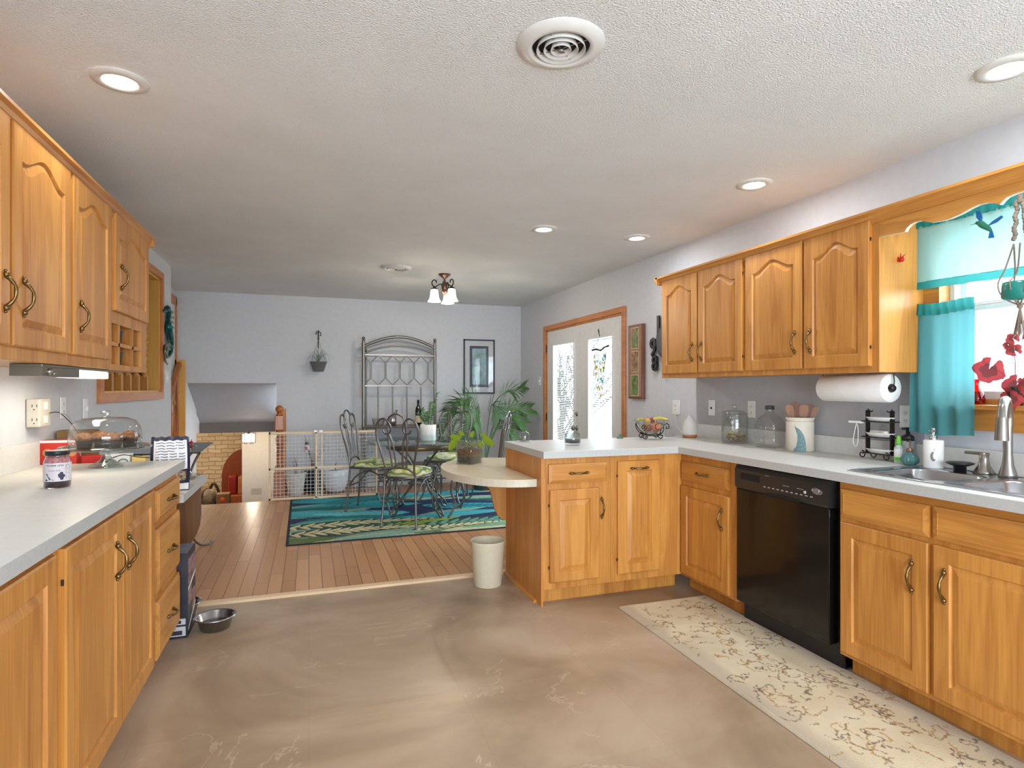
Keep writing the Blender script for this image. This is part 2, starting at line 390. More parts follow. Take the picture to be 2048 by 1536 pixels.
# stairwell: sloping soffit, drop face, lower ceiling, side walls
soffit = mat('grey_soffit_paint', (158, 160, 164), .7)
s_ = M()
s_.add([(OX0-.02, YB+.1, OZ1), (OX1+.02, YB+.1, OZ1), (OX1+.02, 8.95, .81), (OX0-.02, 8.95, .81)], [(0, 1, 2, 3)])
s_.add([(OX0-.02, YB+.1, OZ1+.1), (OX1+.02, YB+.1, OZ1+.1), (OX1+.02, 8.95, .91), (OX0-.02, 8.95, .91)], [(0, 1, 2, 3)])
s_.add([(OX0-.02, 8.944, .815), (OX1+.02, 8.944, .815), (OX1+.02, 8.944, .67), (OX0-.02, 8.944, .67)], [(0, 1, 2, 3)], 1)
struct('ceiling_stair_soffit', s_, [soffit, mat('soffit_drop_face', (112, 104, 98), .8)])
warm_white = mat('warm_white_wall', (222, 214, 198), .7)
s_ = M(); s_.box(-3.6, 1.2, 8.95, 13.2, .675, .8); struct('ceiling_lower', s_, warm_white)
s_ = M(); s_.box(OX1, OX1+.1, YB+.12, 9.6, -1.4, .9); s_.box(-1.5, OX0-.005, YB+.12, 8.62, -1.4, 1.4); s_.box(-1.5, OX0-.021, 8.62, 8.96, .68, 1.4); struct('wall_stairwell', s_, wall_m)
s_ = M(); s_.box(-.942, 1.2, 9.6, 9.72, -1.4, .675); struct('wall_lower_hall', s_, warm_white)
s_ = M(); s_.box(-3.6, 1.2, 7.9, 13.2, -1.45, -1.35); struct('floor_lower', s_, mat('lower_carpet', (150, 120, 92), .9, noise=.2, bump=.4))
st = M()
for k in range(6): st.box(-1.5, -.44, 7.22+.25*k, 7.50+.25*k, -.2*(k+1)-.1-.04, -.2*(k+1)-.02)
st.box(-1.5, -.44, 7.2, 7.222, -.25, -.004)
for k in range(6): st.box(-1.5, -.44, 7.46+.25*k, 7.475+.25*k, -.2*(k+2), -.2*(k+1)-.1)
struct('floor_stair_treads', st, oak_h)
# stone veneer wall downstairs
def stone_mat():
    m, nt, b = newmat('stacked_stone'); L = nt.links.new
    tc = N(nt, 'ShaderNodeTexCoord'); mp = N(nt, 'ShaderNodeMapping'); mp.inputs['Rotation'].default_value = (R(90), 0, 0); L(tc.outputs['Object'], mp.inputs[0])
    nz = N(nt, 'ShaderNodeTexNoise', i_Scale=5.0); L(tc.outputs['Object'], nz.inputs['Vector'])
    mxv = N(nt, 'ShaderNodeMix', data_type='VECTOR'); mxv.inputs[0].default_value = .06; L(mp.outputs[0], mxv.inputs[4]); L(nz.outputs['Color'], mxv.inputs[5])
    bk = N(nt, 'ShaderNodeTexBrick'); L(mxv.outputs[1], bk.inputs['Vector']); bk.inputs['Scale'].default_value = 1
    bk.inputs['Brick Width'].default_value = .21; bk.inputs['Row Height'].default_value = .075; bk.inputs['Mortar Size'].default_value = .006
    bk.inputs['Color1'].default_value = srgb(220, 196, 160); bk.inputs['Color2'].default_value = srgb(240, 228, 204); bk.inputs['Mortar'].default_value = srgb(188, 158, 118)
    L(bk.outputs[0], b.inputs['Base Color']); b.inputs['Roughness'].default_value = .9
    bp = N(nt, 'ShaderNodeBump', i_Strength=.8, i_Distance=.03); bp.invert = True; L(bk.outputs['Fac'], bp.inputs['Height']); L(bp.outputs[0], b.inputs['Normal'])
    return m
s_ = M(); s_.box(-3.6, 1.2, 12.6, 12.75, -1.4, .75); struct('wall_stone', s_, stone_mat())
s_ = M(); s_.box(-3.7, -3.6, 8.02, 13.2, -1.4, .8); s_.box(1.2, 1.3, 8.02, 13.2, -1.4, .8); s_.box(-3.6, -1.62, 8.02, 8.07, -1.4, 1.0); s_.box(-3.6, -1.5, 8.0, 8.96, .675, .8); struct('wall_lower_side', s_, warm_white)
point_light('lower_room_fill', (-1.9, 10.9, .35),   .15, 25, (1, .8, .55))  # added fill for the lower room, no fitting stands here
# baseboards and trims
bb = M(); bb.box(WR-.015, WR, 3.9, DY0-.07, 0, .09); bb.box(WR-.015, WR, DY1+.07, YB, 0, .09); struct('baseboard_right', bb, oak_y)
bb = M(); bb.box(OX1+.02, .55, YB-.015, YB, .004, .09); struct('baseboard_back', bb, oak_h)
tr = M()
for a, b2, z0, z1 in [(7.36, 7.45, 0, 2.34), (7.86, 7.9, 0, 2.34), (7.36, 7.9, 2.26, 2.36)]:
    tr.box(-1.5, -1.478, a, b2, z0, z1)
struct('trim_2', tr, oak_red)
tr = M(); tr.box(-1.499, -1.494, 7.45, 7.86, 0, 2.26); struct('door_2', tr, mat('hall_door_teal_white', (214, 228, 224), .5))
# ---- pass-through opening: casing, jambs, spindles
tr = M(); a = .022
tr.box(WL, WL+a, PY0-.07, PY0, PZ0-.06, PZ1+.06); tr.box(WL, WL+a, PY1, PY1+.06, PZ0-.06, PZ1+.06)
tr.box(WL, WL+a, PY0, PY1, PZ1, PZ1+.06); tr.box(WL, WL+a, PY0, PY1, PZ0-.06, PZ0)
struct('trim_3', tr, oak_redy)
tr = M(); tr.box(WL-.13, WL, PY1-.02, PY1, PZ0, PZ1); tr.box(WL-.13, WL, PY0, PY0+.02, PZ0, PZ1); tr.box(WL-.13, WL, PY0, PY1, PZ0, PZ0+.015); tr.box(WL-.13, WL, PY0, PY1, PZ1-.015, PZ1)
struct('trim_4', tr, wood('golden_jamb', (206, 150, 66), (232, 184, 96), 2))
def turned(h, r, base_h, mb=None):
    """profile of a turned baluster above a square block"""
    p = [(.0, base_h), (r*.8, base_h)]
    n = int((h-base_h*2)/.085)
    for k in range(n):
        z = base_h+(h-2*base_h)*k/n; dz = (h-2*base_h)/n
        p += [(r*.62, z+dz*.08), (r*.95, z+dz*.2), (r*.62, z+dz*.34), (r*.45, z+dz*.5), (r*.72, z+dz*.8), (r*.5, z+dz*.95)]
    p += [(r*.8, h-base_h), (0, h-base_h)]
    return p
sp = None
for i, y in enumerate([4.54, 4.76, 4.98, 5.20, 5.43, 5.70]):
    if sp is None:
        m_ = M(); hh = PZ1-PZ0-.03; m_.box(-.026, .026, -.026, .026, 0, .12); m_.box(-.026, .026, -.026, .026, hh-.1, hh)
        m_.lathe(turned(hh, .036, .1), seg=14)
        sp = m_.build('spindle', oak_v); sp.location = (-1.31, y, PZ0+.015)
    else:
        q = sp.copy(); COL.objects.link(q); q.location = (-1.31, y, PZ0+.015)
        sp_ = q
        tag(q, 'turned wooden spindle in the left wall opening, one of the row below the cabinet', 'spindle', 'turned spindles in the wall opening')
tag(sp, 'turned wooden spindle in the left wall opening, one of the row below the cabinet', 'spindle', 'turned spindles in the wall opening')

# ---------------------------------------------------------------- cabinet makers
def handle_mesh(horizontal=False):
    m = M(); pts = [(0, 0, .048), (0, -.014, .038), (0, -.027, .02), (0, -.03, 0), (0, -.026, -.022), (0, -.013, -.04), (0, 0, -.048)]
    if horizontal: pts = [(p[2], p[1], 0) for p in pts]
    sp_ = smooth(pts, 5); n = len(sp_)
    m.tube(sp_, .005, 8, rad=[.0042+.0022*abs(math.sin(3*PI*i/(n-1))) for i in range(n)])
    e = (.052, 0) if horizontal else (0, .052)
    for s in (1, -1):
        m.sphere((e[0]*s, -.005, e[1]*s), .0095, 10)
        m.sphere((e[0]*s*1.22, -.003, e[1]*s*1.22), .0055, 8)
    return m
HV = handle_mesh().build('handle', brass); HH = handle_mesh(True).build('handle', brass)
HVm, HHm = HV.data, HH.data; bpy.data.objects.remove(HV); bpy.data.objects.remove(HH)
def add_handle(parent, x, y, z, horiz=False):
    o = bpy.data.objects.new('handle', HHm if horiz else HVm); COL.objects.link(o); o.parent = parent; o.location = (x, y, z); return o
def door_panel(x0, x1, z0, z1, arch=False, t=.02, stile=.06, slab=False):
    """raised-panel door; front face at y=-t"""
    m = M(); W = x1-x0; Nn = 28 if arch else 1
    rise = .055 if arch else 0
    def loop(ins, dep):
        xa, xb = x0+stile+ins, x1-stile-ins; zb = z0+stile+ins; pts = [(xa, dep, zb), (xb, dep, zb)]
        for k in range(Nn+1):
            s = 1-2*k/Nn; x = (xa+xb)/2+s*(xb-xa)/2
            q = abs(s)
            bump = .5*(1+math.cos(PI*min(1, q/.92))) if arch else 0
            zt = z1-stile-ins*(1.0)-rise*(1-bump) if arch else z1-stile-ins
            pts.append((x, dep, zt))
        return pts
    def outer(ins, dep):
        xa, xb, za, zb = x0+ins, x1-ins, z0+ins, z1-ins; pts = [(xa, dep, za), (xb, dep, za)]
        for k in range(Nn+1):
            s = 1-2*k/Nn; pts.append(((xa+xb)/2+s*(xb-xa)/2, dep, zb))
        return pts
    loops = [outer(0, 0), outer(0, -t+.004), outer(.005, -t)]
    if not slab: loops += [loop(0, -t), loop(.005, -t+.009), loop(.009, -t+.009), loop(.034, -t+.001)]
    n = len(loops[0]); v = [p for lp in loops for p in lp]; fc = []
    for a in range(len(loops)-1):
        for i in range(n):
            j = (i+1) % n; fc.append((a*n+i, a*n+j, (a+1)*n+j, (a+1)*n+i))
    fc.append(tuple((len(loops)-1)*n+i for i in range(n)))
    m.add(v, fc); return m
def drawer_front(x0, x1, z0, z1, t=.02):
    m = M(); L_ = []
    for ins, d in [(0, 0), (0, -t+.006), (.004, -t+.005), (.02, -t-.001), (.022, -t)]:
        L_.append([(x0+ins, d, z0+ins), (x1-ins, d, z0+ins), (x1-ins, d, z1-ins), (x0+ins, d, z1-ins)])
    v = [p for q in L_ for p in q]; fc = [(a*4+i, a*4+(i+1) % 4, a*4+4+(i+1) % 4, a*4+4+i) for a in range(4) for i in range(4)]; fc.append((16, 17, 18, 19))
    m.add(v, fc); return m
hinge_me = None
def cabinet(name, label, cat, loc, rz, w, d, z0, z1, doors=(), drawers=(), kick=True, body=None, group=None):
    t = thing(name, label, cat, loc, rz, group)
    m = body or M()
    if body is None:
        m.bbox(0, w, 0, d, z0, z1, .002)
        if kick: m.box(.0, w, .075, d, 0, z0)
    m.build('body', oak_v, t)
    for (x0, x1, a0, a1, arch, hx, hz) in doors:
        dm = door_panel(x0, x1, a0, a1, arch).build('door', oak_v, t)
        if hx is not None: add_handle(dm, hx, -.02, hz, horiz=(hz > 0 and False))
        for hzz in (a0+.09, a1-.09):      # hinge barrels on the side away from the handle
            hxx = x1+.003 if hx is not None and hx < (x0+x1)/2 else x0-.003
            hm = M(); hm.cyl((hxx, -.012, hzz-.008), (hxx, -.012, hzz+.008), .0035, seg=8); hm.build('hinge', iron, dm)
    for (x0, x1, a0, a1, hashandle) in drawers:
        dm = drawer_front(x0, x1, a0, a1).build('drawer', oak_h, t)
        if hashandle: add_handle(dm, (x0+x1)/2, -.02, (a0+a1)/2, True)
    return t
R90 = R(90)
# ---- left base run (faces +X)
LX = -.64
cabinet('base_cabinet', 'oak base cabinet nearest the camera under the left worktop', 'cabinet', (LX, .9, 0), R90, .96, .59, .09, .872,
        doors=[(.02, .47, .10, .85, False, .42, .66), (.49, .94, .10, .85, False, .54, .66)])
cabinet('base_cabinet', 'oak base cabinet with paired doors and twin handles under the left worktop', 'cabinet', (LX, 1.87, 0), R90, 1.04, .59, .09, .872,
        doors=[(.03, .535, .10, .85, False, .47, .695), (.55, 1.0, .10, .85, False, .60, .695)])
cabinet('drawer_cabinet', 'oak drawer cabinet with three drawers at the end of the left worktop', 'cabinet', (LX, 2.915, 0), R90, .495, .59, .09, .872,
        drawers=[(.02, .48, .70, .835, True), (.02, .48, .39, .667, True), (.02, .48, .076+.02, .35, True)])
def slab(x0, x1, y0, y1, z0, z1, mats, name, parent=None):
    m = M(); m.box(x0, x1, y0, y1, z0, z1, 1); m.box(x0-.0005, x1+.0005, y0-.0005, y1+.0005, z1-.0015, z1+.0005, 0)
    return m
wt = thing('worktop', 'long white laminate worktop along the left wall carrying the cake stand', 'worktop', (0, 0, .874))
m = slab(WL+.002, -.605, .85, 3.425, 0, .04, None, ''); m.build('top', [lam, lam_edge], wt)
m = M(); m.box(WL+.002, WL+.024, .85, 3.40, .041, .156); m.build('backsplash', lam, wt)
# lower desk slab with corbel board
wt = thing('desk_counter', 'low white laminate desk counter past the drawers with a curved brown end board', 'desk', (0, 0, .69))
slab(WL+.002, -.615, 3.445, 4.19, 0, .04, None, '').build('top', [lam, lam_edge], wt)
m = M(); pts = [(-1.24, 0), (-.636, 0), (-.636, -.2)]
for k in range(1, 8):
    a = k/8*PI/2; pts.append((-.636-.35*(1-math.cos(a)), -.2-.31*math.sin(a)))
pts += [(-1.24, -.52)]
m.prism(pts, 4.10, 4.12, 'xz'); m.build('end_board', shaded_board, wt)

# ---- left upper run
UX = -.91
U = 'oak wall cabinet over the left worktop, '
cabinet('wall_cabinet', 'large oak wall cabinet nearest the camera on the left, paired arched doors', 'cabinet', (UX, 1.80, 0), R90, .99, .327, 1.375, 2.155, kick=False,
        doors=[(.02, .475, 1.42, 2.145, True, .435, 1.585), (.495, .975, 1.42, 2.145, True, .56, 1.585)])
cabinet('wall_cabinet', 'oak wall cabinet on the left with one tall arched door above the glowing light', 'cabinet', (UX, 2.791, 0), R90, .529, .327, 1.375, 2.155, kick=False,
        doors=[(.014, .495, 1.42, 2.145, True, .085, 1.58)])
body = M(); w_, d_ = .68, .327; body.box(0, w_, 0, d_, 1.645, 2.155); body.box(0, w_, d_-.012, d_, 1.375, 1.645); body.box(0, w_, 0, d_-.012, 1.375, 1.402)
body.box(0, .03, 0, d_-.012, 1.402, 1.645); body.box(w_-.03, w_, 0, d_-.012, 1.402, 1.645)
body.box(.03, w_-.03, 0, d_-.012, 1.605, 1.645)
body.box(.565, w_-.03, 0, d_-.012, 1.402, 1.605)
for x in (.155, .40): body.box(x-.011, x+.011, 0, d_-.012, 1.402, 1.605)
body.box(.03, .565, 0, d_-.012, 1.494, 1.512)
cabinet('wall_cabinet', 'oak wall cabinet with a short arched door above six open cubbies', 'cabinet', (UX, 3.322, 0), R90, w_, d_, 1.375, 2.155, kick=False, body=body,
        doors=[(.024, .655, 1.665, 2.145, True, .115, 1.84)])
bin_m = mat('slate_plastic', (72, 76, 88), .5)
bin_ = None
for (y, z, lab) in [(3.405, 1.5125, 'slate plastic tub in the top left cubby'), (3.595, 1.5125, 'slate plastic tub in the top middle cubby'), (3.595, 1.4025, 'slate plastic tub in the bottom middle cubby'), (3.80, 1.4025, 'slate plastic tub in the bottom right cubby')]:
    if bin_ is None:
        m = M(); m.lathe([(0, 0), (.042, 0), (.052, .066), (.056, .068), (.056, .073), (.049, .073), (.040, .006), (0, .006)], seg=4*6, cap=False)
        bin_ = m.build('storage_tub', bin_m); q = bin_
    else: q = bin_.copy(); COL.objects.link(q)
    q.location = (-.978, y, z); tag(q, lab+' of the left wall cabinet', 'tub', 'tubs in the cubbies')
m = M(); m.bbox(-.025, .025, -.03, .03, 0, .065, .002)
tag(move(m.build('small_box', white_p), (-.97, 3.40, 1.4025)), 'small white box in the bottom left cubby of the wall cabinet', 'box')
def crown(name, label, pts_path):
    t = None
def crown_profile(z):  # (out, z)
    return [(0, z-.045), (.008, z-.045), (.012, z-.03), (.022, z-.022), (.028, z-.008), (.042, z), (.042, z+.012), (0, z+.012)]
m = M(); m.prism([(-.91+o, z) for o, z in crown_profile(2.165)], 1.75, 4.04, 'xz'); m.prism([(4.002+o, z) for o, z in crown_profile(2.165)], -1.235, -.87, 'yz')
tag(m.build('crown_molding', oak_y), 'oak crown molding along the top of the left wall cabinets', 'molding')
# under-cabinet light
t = thing('under_cabinet_light', 'lit fluorescent fixture mounted under the left wall cabinets', 'light', (-.97, 2.98, 1.374))
m = M(); m.bbox(-.05, .05, -.385, .385, -.012, 0, .002); m.box(-.05, .05, -.385, -.02, -.045, -.012); m.build('housing', mat('aged_steel_housing', (120, 112, 98), .35, .7), t)
m = M(); m.sphere((.052, -.33, -.028), .013); m.sphere((.052, -.29, -.034), .008); m.build('switch_knob', nickel, t)
m = M(); m.bbox(-.045, .048, -.018, .375, -.045, -.0125, .006); m.build('diffuser', emit('tube_glow', (255, 246, 220), 3), t)
area_light('under_cabinet_lamp', (-.97, 3.15, 1.32), .08, 1.5, (1, .9, .72), (0, 0, R(90)), 'RECTANGLE', .08).data.size = .36

# ---- right base run (faces -X, local x runs toward the camera)
RX = 2.26
cabinet('base_cabinet', 'oak base cabinet with one drawer and door left of the dishwasher', 'cabinet', (RX, 3.24, 0), -R90, .535, .58, .09, .872,
        doors=[(.03, .485, .108, .667, False, .43, .53)], drawers=[(.03, .475, .703, .822, True)])
t = cabinet('sink_cabinet', 'wide oak sink base cabinet right of the dishwasher with false drawer fronts', 'cabinet', (RX, 2.03, 0), -R90, .88, .58, .09, .80,
        doors=[(.015, .41, .112, .69, False, .35, .545), (.43, .83, .112, .69, False, .475, .545)], drawers=[(.015, .412, .712, .835, False), (.428, .83, .712, .835, False)])
m = M(); m.box(0, .88, 0, .02, .8, .872); m.box(0, .02, .02, .58, .8, .872); m.build('rail', oak_h, t)
# dishwasher
t = thing('dishwasher', 'black built-in dishwasher between the oak base cabinets', 'dishwasher', (RX, 2.695, 0), -R90)
m = M(); m.box(.012, .65, .03, .57, .012, .865); m.build('body', black_p, t)
m = M(); m.bbox(.012, .628, -.025, .03, .115, .735, .006); m.build('door', black_g, t)
m = M()
prof = [(.03, .735), (-.028, .737), (-.034, .75), (-.034, .84), (-.022, .862), (.03, .862)]
m.prism([(a_, b2) for a_, b2 in prof], .012, .628, 'yz'); cp = m.build('control_panel', panel_blk, t)
m = M(); m.box(.06, .2, -.036, -.0335, .79, .825); m.build('vent_grille', dark_hole, cp)
m = M()
pocket = [(.22+.26*k/16, .733+(.022*math.sin(PI*k/16))) for k in range(17)]
m.prism(pocket, -.0355, -.0335, 'xz'); m.build('grip_pocket', dark_hole, cp)
pp = mat('pale_print', (170, 170, 165), .4)
for k in range(11):
    x = .23+.03*k; m = M(); m.box(x, x+.014, -.0352, -.0338, .772, .777); m.build('button_mark', pp, cp)
for x0, x1, z0 in ((.24, .27, .832), (.36, .40, .80), (.45, .49, .80)):
    m = M(); m.box(x0, x1, -.0352, -.0338, z0, z0+.002); m.build('print_mark', pp, cp)
m = M(); m.sphere((.5, -.035, .79), .008, 10); m.build('dial', pp, cp)
m = M(); ell = [(.575+.03*math.cos(2*PI*k/24), .805+.014*math.sin(2*PI*k/24)) for k in range(24)]; m.prism(ell, -.038, -.0335, 'xz')
m.tube([(.565+.02*math.cos(2*PI*k/20), -.038, .809+.012*math.sin(2*PI*k/20)) for k in range(20)], .0015, 6, closed=True); m.build('badge', chrome, cp)
m = M(); m.box(.04, .65, .05, .08, .002, .113); m.build('kick_plate', black_p, t)
# ---- peninsula
cabinet('peninsula_cabinet', 'oak peninsula cabinet with drawer above a panelled door at its free end', 'cabinet', (1.301, 3.22, 0), 0, .445, .655, .095, .872,
        doors=[(.036, .36, .137, .682, False, None, .5), ], drawers=[(.031, .416, .722, .835, True)])
pen = [o for o in COL.objects if o.name.startswith('peninsula_cabinet')][0]
dd = [c_ for c_ in pen.children if c_.name.startswith('door')][0]; add_handle(dd, .385-.01, -.02, .56)
pen2 = cabinet('peninsula_cabinet', 'oak peninsula cabinet with a single tall pull-out door in the corner', 'cabinet', (1.747, 3.22, 0), 0, .51, .655, .095, .872,
        doors=[(.042, .34, .143, .836, False, None, .5)])
dd = [c_ for c_ in pen2.children if c_.name.startswith('door')][0]; add_handle(dd, .19, -.02, .79, True)
m = M(); m.box(-.012, .0, .0, .66, .0, .872); m.build('end_panel', wood('oak_end_panel', (176, 104, 36), (208, 142, 66), 2), pen)
m = M(); m.prism([(.0, 0), (-.02, 0), (-.018, .012), (0, .02)], .075, .66, 'xz'); m.v = [(x-.012, y, z) for x, y, z in m.v]; m.build('shoe_molding', oak_y, pen)
# L-shaped worktop with a cut-out for the sink
wt = thing('worktop', 'white L-shaped laminate worktop over the peninsula and the dishwasher', 'worktop', (0, 0, .874))
SX0, SX1, SY0, SY1 = 2.29, 2.75, 1.22, 2.0
m = M()
for (x0, x1, y0, y1) in [(1.286, 2.2, 3.175, 3.90), (2.2, WR-.008, 3.175, 3.90), (2.2, WR-.008, SY1, 3.175), (2.2, SX0, SY0, SY1), (SX1, WR-.008, SY0, SY1), (2.2, WR-.008, .85, SY0)]:
    m.box(x0, x1, y0, y1, 0, .0385, 1); m.box(x0-(.0005 if x0 < 2 else 0), x1, y0-(.0005 if y0 > 3 and x0 < 2 else 0), y1, .0385, .0405, 0)
m.build('top', [lam, lam_edge], wt)
m = M(); m.box(WR-.03, WR-.008, .85, 3.866, .041, .136); m.build('backsplash', lam, wt)
# D-shaped low table on the end panel
t = thing('breakfast_table', 'low cream half-round laminate table fixed to the end of the peninsula', 'table', (1.287, 3.86, 0))
out = [(0, -.575)]+[(-.44*math.cos(a_)**.85 if math.cos(a_) > 0 else 0, .575*math.sin(a_)) for a_ in [(-PI/2)+PI*k/36 for k in range(1, 36)]]+[(0, .575)]
out2 = out+[(.25, .50), (.42, .28), (.44, .045), (0, .045)]
m = M(); m.prism(out2, .695, .738, 'xy', 1); m.prism(out2, .738, .740, 'xy', 0); m.build('table_top', [lam_cream, cream_edge], t)
m = M(); cb = [(0, .69), (-.3, .69), (-.29, .665), (-.22, .655), (-.15, .63), (-.115, .59), (-.1, .53), (-.085, .46), (-.06, .41), (-.03, .38), (0, .375)]
m.prism(cb, -.0, .022, 'xz'); m.build('bracket', oak_v, t)
# ---- right uppers
UXR = 2.54
cabinet('wall_cabinet', 'oak wall cabinet with the narrowest pair of arched doors beside the numeral clock', 'cabinet', (UXR, 3.876, 0), -R90, .91, .305, 1.36, 2.095, kick=False,
        doors=[(.025, .45, 1.39, 2.085, True, .405, 1.535), (.463, .898, 1.39, 2.085, True, .505, 1.535)])
cabinet('wall_cabinet', 'oak wall cabinet with paired arched doors above the paper towel roll', 'cabinet', (UXR, 2.965, 0), -R90, .90, .305, 1.36, 2.095, kick=False,
        doors=[(.015, .455, 1.39, 2.085, True, .41, 1.535), (.468, .862, 1.39, 2.085, True, .515, 1.535)])
m = M(); m.prism([(UXR-o, z) for o, z in crown_profile(2.11)], .85, 3.90, 'xz'); m.prism([(3.877+o, z) for o, z in crown_profile(2.11)], UXR-.042, WR-.002, 'yz')
tag(m.build('crown_molding', oak_y), 'oak crown molding along the top of the right wall cabinets and valance', 'molding')
vb = [(2.064, 2.095), (2.064, 1.996), (1.938, 1.990), (1.93, 2.003), (1.912, 2.015), (1.89, 2.021), (1.865, 2.019), (1.82, 2.0), (1.781, 1.995), (1.74, 1.995), (1.695, 2.003), (1.66, 2.014), (1.628, 2.021), (1.60, 2.019), (1.576, 2.012), (1.552, 1.998), (1.54, 2.01), (1.527, 2.019), (1.50, 2.024), (1.48, 2.025)]
vb2 = vb+[(2*1.48-y, z) for y, z in reversed(vb[:-1])]
m = M(); m.prism(vb2, UXR-.001, UXR+.018, 'yz', 0, 1)
tag(m.build('window_valance_board', [oak_y, mat('white_scalloped_edge', (226, 222, 206), .5)]), 'scalloped oak valance board spanning the gap over the sink window', 'board')

# ---------------------------------------------------------------- ceiling fittings
ringw = mat('white_trim_ring', (214, 212, 208), .4); glow = emit('lamp_glow', (255, 250, 240), 14)
dl = None
labs = ['recessed ceiling downlight with a pale trim ring above the left worktop', 'recessed ceiling downlight above the sink at the right edge of the view',
        'recessed ceiling downlight above the dishwasher, alone over the arched cabinets', 'recessed ceiling downlight above the peninsula worktop, nearest the middle',
        'recessed ceiling downlight close to the right wall beyond the arched cabinets']
for (x, y), lb in zip(DOWNLIGHTS, labs):
    if dl is None:
        dl = thing('downlight', lb, 'light', (x, y, CZ), 0, 'recessed downlights')
        m = M(); m.lathe([(.098, -.001), (.096, -.007), (.062, -.012), (.055, -.004)], seg=40, cap=False); m.build('trim_ring', ringw, dl)
        m = M(); m.lathe([(0, -.0042), (.055, -.004)], seg=32, cap=False); m.build('lens', glow, dl)
    else: dup(dl, (x, y, CZ), 0, lb)
def vent(loc, lb, first=None):
    t = thing('ceiling_vent', lb, 'vent', loc, R(20), 'round ceiling vents')
    m = M(); m.lathe([(.148, -.001), (.146, -.008), (.112, -.02), (.1, -.02), (.097, -.012), (.097, -.004)], seg=48, cap=False); m.build('flange', ringw, t)
    for r0 in (.080, .056, .032):
        m = M(); m.lathe([(r0-.002, -.004), (r0+.003, -.022), (r0+.001, -.024), (r0-.004, -.006)], seg=40, cap=False); m.build('louvre_ring', ringw, t)
    m = M(); m.lathe([(0, -.03), (.012, -.028), (.014, -.02), (0, -.015)], seg=4, cap=False)
    for k in range(4):
        a_ = k*PI/2+.4; m.cyl((0, 0, -.016), (.097*math.cos(a_), .097*math.sin(a_), -.012), .0022, seg=6)
    m.build('spider', nickel, t)
    m = M(); m.lathe([(0, -.003), (.097, -.003)], seg=32, cap=False); m.build('duct', dark_hole, t)
    return t
v1 = vent((.80, 1.82, CZ), 'large round white air vent on the ceiling at the top of the view')
v2 = dup(v1, (.79, 5.70, CZ), 0, 'far round white air vent on the ceiling beside the glass-shade light')
# three-shade fixture
t = thing('ceiling_light', 'antique bronze ceiling light with three lit white glass bell shades', 'light', (1.30, 5.88, CZ), R(15))
m = M(); bronze = mat('antique_bronze', (120, 92, 78), .3, .8)
m.lathe([(0, 0), (.062, -.001), (.06, -.01), (.045, -.022), (.03, -.034), (.014, -.046), (.010, -.06), (.014, -.075), (.022, -.085), (.028, -.1), (.03, -.15), (.024, -.165), (.034, -.175), (.03, -.19), (.018, -.205), (.006, -.212), (.007, -.222), (0, -.226)], seg=24, cap=False); m.build('stem', bronze, t)
shade_m = emit('lit_frosted_glass', (255, 246, 232), 3.2)
for k in range(3):
    a_ = R(-75)+k*2*PI/3; ca, sa = math.cos(a_), math.sin(a_)
    m = M(); P = [(.025, -.15), (.028, -.115), (.045, -.105), (.07, -.118), (.1, -.135), (.125, -.115), (.128, -.085), (.108, -.065), (.085, -.075), (.085, -.095)]
    m.curve([(ca*r_, sa*r_, z) for r_, z in P], .006, 8, 6); m.lathe([(.008, -.13), (.012, -.14), (.036, -.155), (.036, -.162), (0, -.162)], (ca*.105, sa*.105, 0), 20); m.build('arm', iron, t)
    m = M(); m.lathe([(.030, -.160), (.036, -.17), (.040, -.2), (.044, -.235), (.052, -.262), (.066, -.282), (.064, -.284), (.046, -.262), (.038, -.2), (.030, -.165)], (ca*.105, sa*.105, 0), 24, cap=False); m.build('shade', shade_m, t)
    p = t.matrix_basis @ Vector((ca*.105, sa*.105, -.25))
    point_light('bulb', (1.30+math.cos(a_+R(15))*.105, 5.88+math.sin(a_+R(15))*.105, CZ-.31), .03, 7)

